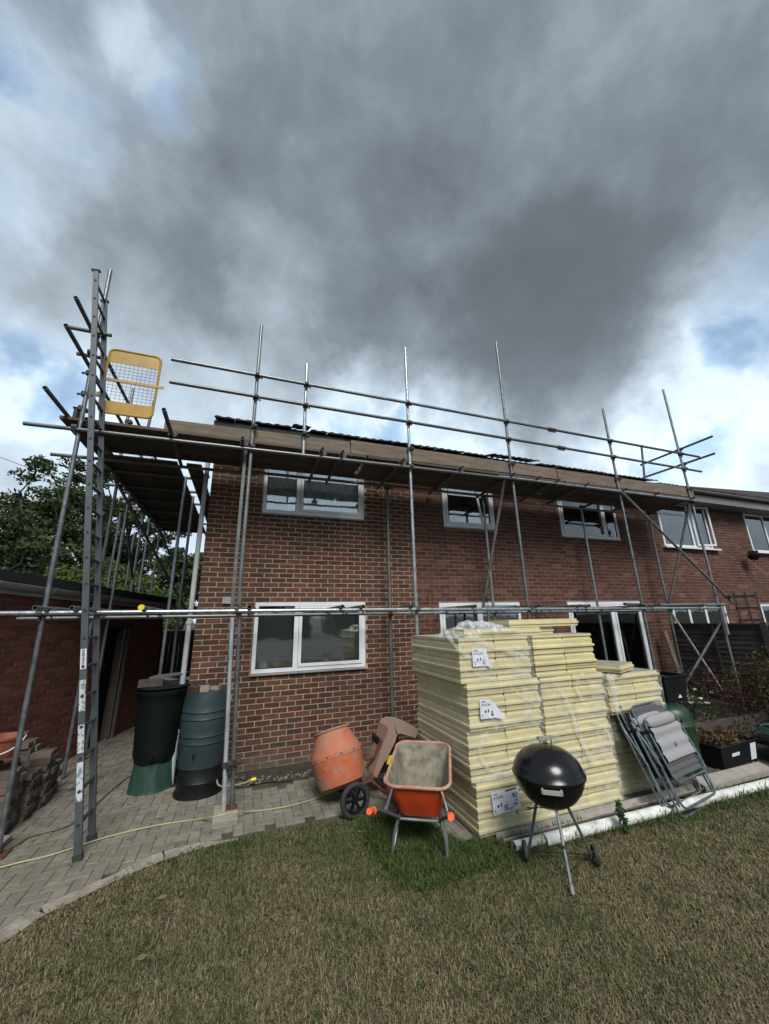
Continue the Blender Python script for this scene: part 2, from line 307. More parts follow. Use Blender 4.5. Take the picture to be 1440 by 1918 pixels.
WOODB = mat('scaffold_board_wood', (.095,.070,.050), (.050,.038,.028), rough=.85, scale=5, bump=.3, bscale=40, rnd=.22, stretch=(.5,6,6))
WOODT = mat('toe_board_wood', (.185,.145,.108), (.110,.084,.062), rough=.85, scale=4, bump=.35, bscale=30, rnd=.10, stretch=(.6,6,5), stain=(2.2,.5,(.09,.068,.05)))
SOLE = mat('sole_board_wood', (.33,.30,.245), (.21,.19,.155), rough=.9, scale=5, bump=.4, stretch=(1,6,6))
FENC = mat('weathered_fence', (.075,.062,.054), (.034,.028,.026), rough=.9, scale=5, bump=.6, bscale=40, rnd=.25, stretch=(8,.8,8))
YEL = mat('yellow_paint', (.40,.235,.010), (.30,.17,.008), rough=.42, scale=6, bump=.1)
ORG = mat('orange_paint_dusty', (.44,.095,.032), (.33,.155,.095), rough=.75, scale=3.2, bump=.6, bscale=26, lo=.40, hi=.58, detail=11, stain=(9,.55,(.30,.20,.145)))
ORGT = mat('orange_tray', (.50,.055,.012), (.38,.045,.014), rough=.42, scale=5)
ORGR = mat('mortar_crusted_rim', (.38,.30,.23), (.42,.15,.08), rough=.9, scale=9, bump=.6, bscale=80)
ORGG = mat('orange_grip', (.85,.13,.04), (.70,.10,.03), rough=.5)
HOOD = mat('faded_orange_hood', (.30,.155,.105), (.24,.18,.145), rough=.85, scale=5, bump=.3)
CEMT = mat('dried_cement', (.25,.225,.165), (.105,.096,.072), rough=.95, scale=10, bump=.9, bscale=26, detail=9)
RUBB = mat('black_rubber', (.030,.031,.032), (.018,.018,.019), rough=.75, scale=20, bump=.3)
BLKP = mat('black_plastic', (.007,.008,.010), (.005,.006,.007), rough=.5, scale=5, spec=.3)
BLKG = mat('black_green_plastic', (.004,.008,.0075), (.003,.006,.005), rough=.6, scale=5, spec=.2)
ENAM = mat('black_enamel', (.006,.006,.007), (.004,.004,.005), rough=.24, scale=5, spec=.45)
BLUEB = mat('blue_green_plastic', (.028,.045,.050), (.021,.035,.040), rough=.42, scale=3)
GRNB = mat('dark_green_plastic', (.013,.042,.021), (.009,.032,.016), rough=.40, scale=3)
GRNS = mat('pale_green_plastic', (.022,.066,.047), (.012,.040,.029), rough=.6, scale=4, stretch=(4,4,1))
TERR = mat('terracotta_plastic', (.26,.075,.042), (.20,.055,.032), rough=.6, scale=4)
PIRF = mat('insulation_foam_end', (.575,.510,.290), (.49,.43,.225), rough=.85, scale=3, bump=.12, bscale=150, rnd=.07, stain=(3.5,.35,(.40,.36,.22)))
FOIL = mat('foil_facing', (.40,.42,.40), (.32,.34,.32), rough=.5, metal=.3, scale=5)
PAPR = mat('white_paper', (.66,.69,.75), (.58,.61,.67), rough=.6, scale=5)
INK = mat('black_ink', (.03,.03,.04), (.03,.03,.04), rough=.6)
STICK = mat('worn_sticker', (.50,.54,.55), (.16,.18,.19), rough=.6, scale=42, lo=.42, hi=.52, stretch=(1,1,.6))
FABL = mat('grey_sling_fabric', (.29,.29,.30), (.23,.23,.24), rough=.85, scale=60, bump=.2, bscale=300)
FABD = mat('dark_sling_fabric', (.085,.085,.090), (.065,.065,.070), rough=.85, scale=60)
CHFR = mat('chair_frame_metal', (.22,.26,.28), (.14,.17,.19), rough=.35, metal=.7, scale=20)
PIPE = mat('white_dirty_pipe', (.68,.70,.69), (.42,.42,.38), rough=.5, scale=7, bump=.1)
TROU = mat('grey_dusty_gutter', (.30,.275,.245), (.21,.19,.17), rough=.8, scale=6)
HOSY = mat('yellow_hose', (.32,.31,.15), (.24,.235,.115), rough=.5)
HOSD = mat('drab_hose', (.13,.115,.085), (.09,.08,.06), rough=.6)
HOSG = mat('green_hose', (.045,.10,.085), (.03,.075,.065), rough=.4)
BARK = mat('bark', (.055,.045,.036), (.025,.021,.018), rough=.95, scale=6, bump=.8, stretch=(4,4,1))
STONE = mat('rubble', (.24,.21,.18), (.12,.105,.09), rough=.95, scale=14, bump=.7, rnd=.3)
RUST = mat('rusty_steel', (.13,.050,.032), (.07,.03,.022), rough=.85, scale=20, metal=.2)
CAPY = mat('yellow_cap', (.75,.62,.02), (.70,.56,.02), rough=.4)
MESHB = mat('wire_grid', (.05,.07,.10), (.04,.05,.08), rough=.5, metal=.4)
GLASS = glassmat('window_glass', (.95,.97,.97), .20); GLASSD = glassmat('door_glass', (.5,.55,.55), .03)
FILM = filmmat('stretch_film'); FILMW = filmmat('film_strip', .12, .7, 14); FILMC = filmmat('crumpled_film', .18, .85, 9)
LEAF = tintmat('leaf'); BLADE = tintmat('grass_blade', .8, .3)

def leafcloud(centres, per, spread, size, cols, seed, flat=.6):
    r = np.random.default_rng(seed); c = np.repeat(np.array(centres, float)[:, :3], per, 0); n = len(c)
    sp = np.repeat(np.array([s[3] if len(s) > 3 else spread for s in centres]), per)
    d = r.normal(0, 1, (n, 3)); d /= np.linalg.norm(d, axis=1)[:, None]; p = c+d*(r.uniform(0, 1, n)**.45*sp)[:, None]*np.array([1,1,flat])
    u = r.normal(0, 1, (n, 3)); u /= np.linalg.norm(u, axis=1)[:, None]; w = r.normal(0, 1, (n, 3)); w[:, 2] *= .5; w = np.cross(u, w); w /= np.linalg.norm(w, axis=1)[:, None]
    s = (size*r.uniform(.6, 1.4, n))[:, None]
    V = np.stack([p-u*s, p-w*s*.55, p+u*s, p+w*s*.55], 1).reshape(-1, 3); F = np.arange(n*4).reshape(-1, 4)
    pal = np.array(cols); k = r.integers(0, len(pal), n); cc = pal[k]*r.uniform(.7, 1.3, n)[:, None]
    clump = np.repeat(r.uniform(.75, 1.25, len(centres)), per)[:, None]; cc = cc*clump
    return V, F, np.repeat(cc, 4, 0)
# ------------------------------------------------------------------ ground, lawn, patio
obj('ground', MB().add([(-1500,-1500,-.06),(1500,-1500,-.06),(1500,1500,-.06),(-1500,1500,-.06)], [(0,1,2,3)]), SOIL, kind='structure')
EDGE = [(-4.5,-7.6),(-2.0,-5.2),(-1.25,-3.6),(-.95,-2.85),(-.71,-2.42),(-.55,-2.19),(-.33,-2.05),(-.07,-1.88),(.15,-1.79),(.45,-1.72),(1.0,-1.68),(1.54,-1.73),(2.09,-1.76),(2.45,-2.05),(2.70,-2.62),(5.0,-2.80),(6.8,-2.90),(12,-3.05)]
ex_, ey_ = zip(*EDGE)
def edge_y(x): return np.interp(x, ex_, ey_)
mb = MB(); xs = np.arange(-4.5, 12.01, .1)
for a, b in zip(xs[:-1], xs[1:]):
    ya, yb = edge_y(a), edge_y(b); n0 = len(mb.v)
    mb.add([(a,-9,-.012),(b,-9,-.012),(b,yb,-.012),(a,ya,-.012)], [(0,1,2,3)])
obj('lawn', mb, TURF, kind='structure')
mb = MB(); mb.add([(-6,-6.5,-.016),(-6,9,-.016),(5.6,9,-.016),(5.6,-2.4,-.016),(2.6,-2.4,-.016),(2.2,-1.6,-.016),(-1,-6.5,-.016)][::-1], [tuple(range(7))])
patio = obj('patio', mb, SAND, kind='structure')
# concrete haunching along the left curve
mb = MB(); pts = [(x, edge_y(x)) for x in np.arange(-1.6, 1.85, .035)]
for (a, b), (c, d) in zip(pts[:-1], pts[1:]):
    t = Vector((c-a, d-b, 0)).normalized(); nn = Vector((-t.y, t.x, 0)); w = (.120+.025*math.sin(a*6)+.012*math.sin(a*17+1))*min(max((1.0-abs(a+.20))/.6,.0),1.0)
    if w < .012: continue
   
    mb.add([(a-nn.x*.01,b-nn.y*.01,.003),(c-nn.x*.01,d-nn.y*.01,.003),(c+nn.x*w,d+nn.y*w,.0085),(a+nn.x*w,b+nn.y*w,.0085)], [(0,1,2,3)])
obj('path_edging', mb, CONC, patio)
# herringbone blocks
def block_mesh(w, l):
    g = .0020; c = .007; x0, x1, y0, y1 = g, w-g, g, l-g
    vs = [(x0,y0,-.02),(x1,y0,-.02),(x1,y1,-.02),(x0,y1,-.02),(x0,y0,-.004),(x1,y0,-.004),(x1,y1,-.004),(x0,y1,-.004),(x0+c,y0+c,.0),(x1-c,y0+c,.0),(x1-c,y1-c,.0),(x0+c,y1-c,.0)]
    return vs, [(0,1,5,4),(1,2,6,5),(2,3,7,6),(3,0,4,7),(4,5,9,8),(5,6,10,9),(6,7,11,10),(7,4,8,11),(8,9,10,11)]
bh, bv = block_mesh(.2,.1), block_mesh(.1,.2)
meh = MB().add(*bh).mesh('paving_block'); meh.materials.append(PAV); mev = MB().add(*bv).mesh('paving_block'); mev.materials.append(PAV)
blocks = []
for i in range(-32, 57):
    for j in range(-42, 66):
        k = (i-j) % 4
        if k not in (0, 3): continue
        w, l = (.2,.1) if k == 0 else (.1,.2); x, y = i*.1, j*.1; cx, cy = x+w/2, y+l/2
        if cy < edge_y(cx)+.13 and cx < 2.4: continue
        if cx >= 2.4 and cy < -2.55: continue
        if cy > 5.4 and cx > 0: continue
        if cy > 0.0 and cx > 0: continue
        if cx < -1.95+.25*(cy-1.2) and cy > 1.0: continue
        if -.1 < cx and cy > -.16+.05*math.sin(cx*5): continue
        if .75 < cx < 1.75 and cy > -.52+.1*math.sin(cx*4): continue
        q = Vector((cx,cy,0))-CAM; u = q.dot(_R2)/q.dot(_F) if q.dot(_F) > 0 else 9; vv = q.dot(_U2)/max(q.dot(_F), .01)
        vis = abs(u) < 1.04 and -1.4 < vv < .1 and not (cx > 2.3 and cy > -2.3) and not (cx > .0 and cx > 2.2)
        blocks.append((q.length if vis else 99+q.length, k, x, y))
blocks.sort(); rest = MB()
for n_, (d, k, x, y) in enumerate(blocks):
    z = random.uniform(-.003,.003)
    if n_ < 298 and d < 99:
        obj('paving_block', meh if k == 0 else mev, None, patio, Matrix.Translation((x, y, z)) @ Matrix.Rotation(random.uniform(-.006,.006), 4, 'Z'))
    else:
        vs, fs = bh if k == 0 else bv; rest.add([(a+x, b+y, c+z) for a, b, c in vs], fs)
obj('paving_block', rest, PAV, patio, kind='stuff')

def hyp(x, y, s=1., o=0):   # cheap smooth noise
    return .5+.25*(np.sin(x*1.7*s+o)+np.sin(y*2.3*s+1.3*o+x*s*.6)*.8+np.sin((x+y)*4.1*s+2*o)*.35+np.sin((x*3.3-y*5.2)*s+o)*.25)
# grass blades
def grass(n, x0, x1, y0, y1, hmin, hmax, name, label, green_fn, seed, wid=.0023, mask=None):
    r = np.random.default_rng(seed)
    # denser near the camera
    x = r.uniform(x0, x1, n*2); y = r.uniform(y0, y1, n*2)
    dist = np.hypot(x-CAM.x, y-CAM.y); keep = r.uniform(0, 1, n*2) < np.clip((3.4/np.maximum(dist, 2.0))**1.6, .12, 1)
    ok = (y < edge_y(x)+.02+.03*np.sin(x*23)) & keep
    vx = (x-CAM.x)*_F.x+(y-CAM.y)*_F.y; lat = (x-CAM.x)*_R2.x+(y-CAM.y)*_R2.y
    ok &= (vx > 1.5) & (np.abs(lat) < vx*1.15+.8)
    if mask is not None: ok &= mask(x, y)
    x, y = x[ok][:n], y[ok][:n]; n = len(x)
    g = green_fn(x, y)+r.normal(0, .16, n); g = np.clip(g, 0, 1)
    h = r.uniform(hmin, hmax, n)*(.7+.5*g); a = r.uniform(0, 6.283, n); lean = r.uniform(.35, 2.3, n)*(1.25-.55*g)
    w = wid*r.uniform(.7, 1.4, n)*(1+np.clip(dist[ok][:n]-3.5, 0, 4)*.16); px, py = -np.sin(a), np.cos(a); dx, dy = np.cos(a)*lean*h, np.sin(a)*lean*h
    hz = h*np.clip(1.15-.42*lean, .16, 1)*(.75+.6*hyp(x, y, 9., 3.))
    V = np.zeros((n, 5, 3), np.float32)
    V[:,0] = np.stack([x-px*w, y-py*w, np.full(n, -.012)], 1); V[:,1] = np.stack([x+px*w, y+py*w, np.full(n, -.012)], 1)
    V[:,2] = np.stack([x+dx*.45-px*w*.8, y+dy*.45-py*w*.8, hz*.65], 1); V[:,3] = np.stack([x+dx*.45+px*w*.8, y+dy*.45+py*w*.8, hz*.65], 1)
    V[:,4] = np.stack([x+dx, y+dy, hz], 1)
    b = np.arange(n)[:, None]*5
    F = np.concatenate([b+np.array([[0,1,3]]), b+np.array([[0,3,2]]), b+np.array([[2,3,4]])])
    dry = np.array([.30,.240,.148]); grn = np.array([.060,.112,.026]); drk = np.array([.085,.066,.044])
    c = dry[None]*(1-g[:,None])+grn[None]*g[:,None]; t = r.uniform(0, 1, n)[:,None]; c = np.where(t < .22, drk[None]*(1-g[:,None])+grn[None]*g[:,None]*.8, c)
    c *= r.uniform(.65, 1.25, n)[:,None]
    return obj(name, npmesh(name, V.reshape(-1, 3), F, BLADE, np.repeat(c, 5, 0)), **dict(kind='stuff', label=label, cat='grass'))
def green(x, y):
    g = .20+.34*(hyp(x, y, 1.6, .4)-.5)+.30*(hyp(x, y, 5., 2)-.5)+.25*(hyp(x, y, 13., 4)-.5)
    g = g+.85*np.exp(-((x-2.35)**2/.75+(y+2.45)**2/.42))+.50*np.exp(-((y-edge_y(x))**2)/.05)*(x > 2)+.30*np.exp(-((y-edge_y(x))**2)/.30)*(x > .2)+.10*np.exp(-((x-.2)**2/1.2+(y+2.4)**2/.5))
    return g
grass(460000, -4.5, 10, -6.2, -1.5, .011, .030, 'grass', 'short dried brown and green lawn grass in front of the patio', green, 3)
grass(16000, 1.9, 3.0, -3.0, -1.75, .03, .06, 'grass', 'lush green grass growing around and under the wheelbarrow', lambda x, y: .85+0*x, 5, .003, lambda x, y: ((x-2.35)**2/.55+(y+2.35)**2/.45) < np.random.default_rng(9).uniform(.1, 1.3, len(x)))
grass(16000, 2.8, 9.5, -3.2, -2.7, .03, .095, 'grass', 'longer green tufts along the white pipes and gutter', lambda x, y: .75+0*x, 6, .003, lambda x, y: (y > edge_y(x)-.24) & (hyp(x, y, 4, 1) > .36))
grass(4500, -2.5, 9, -6.2, -1.8, .03, .055, 'dry_straw', 'pale dead straw blades strewn over the lawn', lambda x, y: -.3+0*x, 8, .0026)
sm_ = MB(); sx = np.arange(.0, 2.6, .08); r9 = random.Random(9)
for a_, b_ in zip(sx[:-1], sx[1:]):
    n0 = len(sm_.v); ya, yb = -.24-.06*math.sin(a_*5)-(.24 if .8 < a_ < 1.7 else 0), -.24-.06*math.sin(b_*5)-(.24 if .8 < b_ < 1.7 else 0)
    sm_.add([(a_,ya,-.001),(b_,yb,-.001),(b_,.0,.028),(a_,.0,.028)], [(0,1,2,3)])
obj('wall_foot_soil', sm_, SOIL, kind='structure')
r11 = np.random.default_rng(11); tx = r11.uniform(-1.5, 7, 260); ty = r11.uniform(-6, -2, 260); tr_ = r11.uniform(.02, .07, 260)
def tufts(x, y):
    m = np.zeros(len(x), bool)
    for a, b, c in zip(tx, ty, tr_): m |= (x-a)**2+(y-b)**2 < c*c
    return m
grass(30000, -1.5, 7, -6.1, -2, .035, .065, 'grass_tufts', 'taller coarse tufts standing out of the dry lawn', lambda x, y: .45+.5*(hyp(x, y, 2.2, 1)-.3), 12, .0034, tufts)
V, F, C_ = leafcloud([(a, b, .012, c*1.2) for a, b, c in zip(r11.uniform(-1.2, 6, 120), r11.uniform(-5.6, -2.2, 120), r11.uniform(.03, .09, 120)) if b < edge_y(a)-.05], 34, .05, .0075, [(.045,.085,.025),(.06,.10,.03)], 13, .25)
obj('clover', npmesh('clover', V, F, LEAF, C_), None, kind='stuff', label='small green clover patches scattered in the lawn', cat='clover')
V, F, C_ = leafcloud([(x, y, .0, .03) for x, y in zip(r11.uniform(-1.5, 2.2, 90), r11.uniform(-1.7, 1.2, 90)) if y > edge_y(x)+.05 and not (x > -.05 and y > -.3)], 12, .03, .006, [(.06,.085,.03),(.10,.09,.045)], 14, .3)
obj('joint_weeds', npmesh('joint_weeds', V, F, LEAF, C_), None, kind='stuff', label='tiny weeds and moss in the joints of the patio', cat='weeds')
# pebbles and bits on lawn and patio
def rock(r, seed):
    q = random.Random(seed); mbk = MB(); mbk.lathe([(0,-.5*r),(r*.8,-.35*r),(r,0),(r*.75,.4*r),(0,.55*r)], 7)
    mbk.v = [(x*q.uniform(.7,1.2), y*q.uniform(.7,1.2), z*q.uniform(.7,1.2)) for x, y, z in mbk.v]; return mbk
mb = MB(); q = random.Random(4)
for i in range(420):
    x = q.uniform(-.1, 2.4); y = q.uniform(-.46, -.03)
    if q.random() < .5: x = q.gauss(1.1,.4)
    if x < .0: continue
    rk = rock(q.choice([.006,.008,.008,.010,.014,.02]), i); mb.add([(a+x, b+y, c+.006) for a, b, c in rk.v], rk.f)
obj('rubble', mb, STONE, None, kind='stuff', label='loose stones and mortar crumbs along the foot of the brick wall', cat='rubble')
mb = MB()
STN = ['left of the wheelbarrow legs','just behind the left barrow leg','far out on the bare lawn','near the paving edge by the mixer','nearest to the curved path edge','second nearest to the curved path edge']
for _i, (x, y, r) in enumerate([(1.85,-2.05,.02),(2.25,-2.35,.018),(.95,-3.9,.02),(1.55,-2.0,.014),(.22,-2.35,.03),(.2,-2.9,.028)]):
    rk = rock(r, int(r*1e4)); obj('dead_leaf', MB().add([(a*1.0+x, b+y, c*.18+.020) for a, b, c in rk.v], rk.f), WOODT, None, label='small curled tan leaf in the grass, '+STN[_i], cat='leaf', group='dead leaves in the lawn')

# ------------------------------------------------------------------ brickwork
BX = MB().add([(0,0,0),(1,0,0),(1,0,1),(0,0,1),(0,1,0),(1,1,0),(1,1,1),(0,1,1)], [(0,1,2,3),(1,5,6,2),(4,0,3,7),(3,2,6,7),(4,5,1,0)])
def bricks(x0, x1, zb, z1, openings, pitch_off=0., last_toothed=None):
    """list of (x, z, len) stretcher faces on a wall running along local x"""
    out = []; k = 0; z = zb
    while z < z1-.03:
        x = x0-(.1125 if k % 2 else 0)+pitch_off
        while x < x1:
            a, b = max(x+.0065, x0), min(x+.2185, x1); segs = [(a, b)]
            for (ox0, ox1, oz0, oz1) in openings:
                if z+.065 > oz0+.012 and z+.005 < oz1-.012:
                    ns = []
                    for s0, s1 in segs:
                        if s1 <= ox0 or s0 >= ox1: ns.append((s0, s1))
                        else:
                            if s0 < ox0: ns.append((s0, ox0-.003))
                            if s1 > ox1: ns.append((ox1+.003, s1))
                    segs = ns
            out += [(s0, z+.006, s1-s0) for s0, s1 in segs if s1-s0 > .03]
            x += .225
        z += .075; k += 1
    return out
def wall_panel(x0, x1, z0, z1, openings, y=.0035, depth=.25):
    """mortar backing with holes for openings, cells between sorted cuts"""
    xs_ = sorted({x0, x1, *[o[0] for o in openings], *[o[1] for o in openings]}); zs_ = sorted({z0, z1, *[o[2] for o in openings], *[o[3] for o in openings]})
    xs_ = [v for v in xs_ if x0 <= v <= x1]; zs_ = [v for v in zs_ if z0 <= v <= z1]; m = MB()
    for a, b in zip(xs_[:-1], xs_[1:]):
        for c, d in zip(zs_[:-1], zs_[1:]):
            if any(o[0]-1e-6 <= a and b <= o[1]+1e-6 and o[2]-1e-6 <= c and d <= o[3]+1e-6 for o in openings): continue
            m.add([(a,y,c),(b,y,c),(b,y,d),(a,y,d)], [(0,1,2,3)])
    for (a, b, c, d) in openings:   # reveals
        m.add([(a,y,c),(a,y,d),(a,depth,d),(a,depth,c)], [(0,1,2,3)]); m.add([(b,y,c),(b,depth,c),(b,depth,d),(b,y,d)], [(0,1,2,3)])
        m.add([(a,y,c),(a,depth,c),(b,depth,c),(b,y,c)], [(0,1,2,3)]); m.add([(a,y,d),(b,y,d),(b,depth,d),(a,depth,d)], [(0,1,2,3)])
    return m
def lay(blist, T, wall, bmat, M=Matrix.Identity(4), nind=300, seed=1, dusty=None):
    """blist (x,z,len) -> individual bricks nearest to the camera, rest as stuff; M places the wall frame"""
    q = random.Random(seed); sc = []
    nrm_ = (M.to_3x3() @ Vector((0,-1,0))).normalized()
    for (x, z, w) in blist:
        c = M @ Vector((x+w/2, 0, z+.03)); v = CAM-c; d = v.length; s = w*max(v.dot(nrm_), 0)/d**3
        pz = (-v).dot(_F); u = (-v).dot(_R2)/max(pz,.01); vv = (-v).dot(_U2)/max(pz,.01)
        if pz <= 0 or abs(u) > 1.02 or abs(vv) > 1.36: s = 0
        if T(c): s *= .02
        sc.append(s)
    order = sorted(range(len(blist)), key=lambda i: -sc[i]); ind = set(i for i in order[:nind] if sc[i] > 0); rest = MB(); shared = {}
    for i, (x, z, w) in enumerate(blist):
        dy = q.uniform(-.0015,.0015); dz = q.uniform(-.0012,.0012); hh = .0625+q.uniform(-.0012,.0012)
        if i in ind:
            kx = round(w, 2)
            if kx not in shared:
                m_ = MB().add([(a*w, b*.04, c*.0625) for a, b, c in BX.v], BX.f).mesh('brick'); m_.materials.append(bmat); shared[kx] = m_
            obj('brick', shared[kx], None, wall, M @ Matrix.Translation((x, dy, z+dz)))
        else: rest.add([M @ Vector((x+a*w, dy+b*.04, z+dz+c*hh)) for a, b, c in BX.v], BX.f)
    obj('brick', rest, bmat, wall, kind='stuff')

# ------------------------------------------------------------------ windows
def window(house, x0, x1, z0, z1, mull, kind='fixed', fr=UPVC, room=1.2, yf=-.012, glass=GLASS, sill=True, cover=None, sashes=()):
    """frame face stands at y=yf; returns the window part"""
    w = .055; m = MB(); yb = yf+.07
    m.box(x0, x0+w, yf, yb, z0, z1); m.box(x1-w, x1, yf, yb, z0, z1)
    m.box(x0+w, x1-w, yf, yb, z0, z0+w); m.box(x0+w, x1-w, yf, yb, z1-w, z1)
    for c in mull: m.box(c-.035, c+.035, yf+.002, yb, z0+w, z1-w)
    win = obj('window', m, fr, house)
    cells = list(zip([x0+w]+[c+.035 for c in mull], [c-.035 for c in mull]+[x1-w]))
    for i, (a, b) in enumerate(cells):
        if i in sashes:
            s = .045; mm = MB(); A, B, C_, D_ = a+.004, b-.004, z0+w+.004, z1-w-.004
            mm.box(A, A+s, yf-.012, yb-.02, C_, D_); mm.box(B-s, B, yf-.012, yb-.02, C_, D_); mm.box(A+s, B-s, yf-.012, yb-.02, C_, C_+s); mm.box(A+s, B-s, yf-.012, yb-.02, D_-s, D_)
            obj('sash', mm, fr, win); ga, gb, gc, gd = A+s-.002, B-s+.002, C_+s-.002, D_-s+.002
        else: ga, gb, gc, gd = a-.002, b+.002, z0+w-.002, z1-w+.002
        t = .009; mm = MB()   # black gasket round the pane
        yg = yf+.018
        mm.box(ga, ga+t, yg-.004, yg+.012, gc, gd); mm.box(gb-t, gb, yg-.004, yg+.012, gc, gd); mm.box(ga+t, gb-t, yg-.004, yg+.012, gc, gc+t); mm.box(ga+t, gb-t, yg-.004, yg+.012, gd-t, gd)
        obj('gasket', mm, RUBB, win)
        obj('pane', MB().box(ga+t, gb-t, yg+.002, yg+.008, gc+t, gd-t), glass, win)
    if sill:
        obj('sill', MB().prism([(yf-.028,z0-.03),(yf-.03,z0-.012),(yf+.06,z0-.002),(yf+.06,z0-.03)], x0-.005, x1+.005, 'x'), GREYP if fr is UPVC else UPVCG, win)
    # dim room behind
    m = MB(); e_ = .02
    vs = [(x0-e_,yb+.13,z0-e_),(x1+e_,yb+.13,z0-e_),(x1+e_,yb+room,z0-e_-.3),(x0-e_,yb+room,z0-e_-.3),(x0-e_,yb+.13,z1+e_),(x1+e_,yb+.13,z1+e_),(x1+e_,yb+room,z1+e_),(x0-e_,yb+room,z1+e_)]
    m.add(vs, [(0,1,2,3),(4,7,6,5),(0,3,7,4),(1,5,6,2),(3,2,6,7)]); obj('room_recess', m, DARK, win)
    if cover == 'blind':
        for a, b in cells:
            k = z1-.09; n_ = 0; mm = MB()
            while k > z0+.14:
                mm.add([(a+.01,yb+.055,k),(b-.01,yb+.055,k),(b-.01,yb+.073,k-.019),(a+.01,yb+.073,k-.019)], [(0,1,2,3)]); k -= .0225
            obj('venetian_blind', mm, BLIND, win, kind='stuff')
    elif cover in ('net', 'curtain', 'curtain_left'):
        spans = cells if cover != 'curtain_left' else [(cells[0][0], cells[0][0]+(cells[0][1]-cells[0][0])*.52)]
        for a, b in spans:
            n_ = 60; mm = MB(); vs = []; fs = []
            zlo = z0+.10 if cover == 'net' else z0+.05
            for i in range(n_+1):
                x = a+(b-a)*i/n_; y = yb+.045+.012*math.sin(i*1.15)+.006*math.sin(i*.47); vs += [(x, y, zlo+.012*math.sin(i*.9)), (x, y, z1-.05)]
            for i in range(n_): fs.append((2*i, 2*i+2, 2*i+3, 2*i+1))
            mm.add(vs, fs); obj('curtain', mm, CURT if cover == 'net' else CURTW, win, smooth=True)
    return win

# ------------------------------------------------------------------ brick house (main)
ZB = -.045
house = empty('brick_house', (4.95, 0, 0), 'two storey red and brown brick house with scaffolding along its whole back wall', 'house')
OPEN1 = [(.79,2.56,1.255,2.28), (.79,2.55,3.70,4.80), (4.13,5.33,3.68,4.80), (7.05,8.80,3.64,4.78), (3.92,5.71,1.10,2.255), (6.90,9.02,.06,2.255)]
wall = obj('wall', wall_panel(0, 3.45, -.05, 4.9, [o for o in OPEN1 if o[1] < 3.4]), MO1, house)
wallr = obj('wall', wall_panel(3.45, 9.9, -.05, 4.9, [o for o in OPEN1 if o[1] > 3.4]), MO2, house, label='redder older brickwork on the right part of the wall')
hidden = lambda c: c.z > 4.3 or (2.8 < c.x < 4.5 and c.z < 1.2) or (-.1 < c.x < .55 and c.z < 1.1)
b1 = bricks(0, 3.45, ZB, 4.9, [(a-.004,b+.004,c,d) for a,b,c,d in OPEN1]); lay(b1, hidden, wall, BR1, nind=299, seed=3)
b2 = bricks(3.45, 9.9, ZB, 4.9, [(a-.004,b+.004,c,d) for a,b,c,d in OPEN1], .07); lay(b2, hidden, wallr, BR2, nind=299, seed=5)
# gable wall on the left, its back and inner core
Mg = Matrix.Translation((0,8,0)) @ Matrix.Rotation(-math.pi/2, 4, 'Z')
gab = MB(); gab.add([(.008,0.01,-.05),(.008,8,-.05),(.008,8,4.9),(.008,4,6.75),(.008,0.01,4.9)], [(0,4,3,2,1)])
gw = obj('wall', gab, MO1, house, label='left gable wall beside the passage')
gb = [(x, z, w) for (x, z, w) in bricks(0, 8, ZB, 4.9, [])]; lay(gb, lambda c: True, gw, BR1, Mg, nind=0, seed=8)
obj('wall', MB().box(.02, 9.88, 7.7, 8, -.05, 4.9), MO2, house, label='plain far wall of the house')
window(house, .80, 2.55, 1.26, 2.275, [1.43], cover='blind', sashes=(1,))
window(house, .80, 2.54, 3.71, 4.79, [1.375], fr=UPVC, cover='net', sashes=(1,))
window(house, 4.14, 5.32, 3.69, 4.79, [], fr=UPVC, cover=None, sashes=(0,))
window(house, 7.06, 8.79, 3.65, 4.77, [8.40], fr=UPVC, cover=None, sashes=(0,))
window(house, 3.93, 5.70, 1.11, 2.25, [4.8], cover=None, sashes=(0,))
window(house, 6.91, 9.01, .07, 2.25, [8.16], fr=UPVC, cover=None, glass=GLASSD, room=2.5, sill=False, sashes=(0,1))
# tilted open sash in the small upper window
Mt = Matrix.Translation((5.27,-.02,3.78)) @ Matrix.Rotation(R(-9), 4, 'Y') @ Matrix.Rotation(R(-12), 4, 'Z')
obj('vent_sash', MB().box(-.24,-.20,-.03,.0,0,.92,M=Mt).box(-.20,0,-.03,.0,0,.04,M=Mt), UPVC, house)
# sill objects in the kitchen window
pot = empty('house_plant', (1.93,.09,1.325), 'small green plant in a glass on the sill inside the lower left window', 'plant')
obj('pot', MB().lathe([(.03,0),(.04,.08),(.036,.08),(.03,.01)], 14, Matrix.Translation((1.93,.09,1.325))), BLIND, pot)
V, F, C_ = leafcloud([(1.93+.05*math.cos(i*2.4)*(i/12), .09, 1.42+.05*math.sin(i*1.7), .05) for i in range(10)], 26, .05, .016, [(.05,.12,.035),(.09,.16,.05)], 9)
obj('foliage', npmesh('foliage', V, F, LEAF, C_), None, pot)
obj('bowl', MB().lathe([(.03,0),(.08,.05),(.085,.055),(.03,.012)], 18, Matrix.Translation((1.17,.09,1.325))), CAPY, label='olive green bowl on the sill inside the lower left window', cat='bowl')
obj('carton', MB().box(.92,1.03,.06,.12,1.325,1.40), BLIND, label='pale box on the sill at the left end of the kitchen window', cat='box')

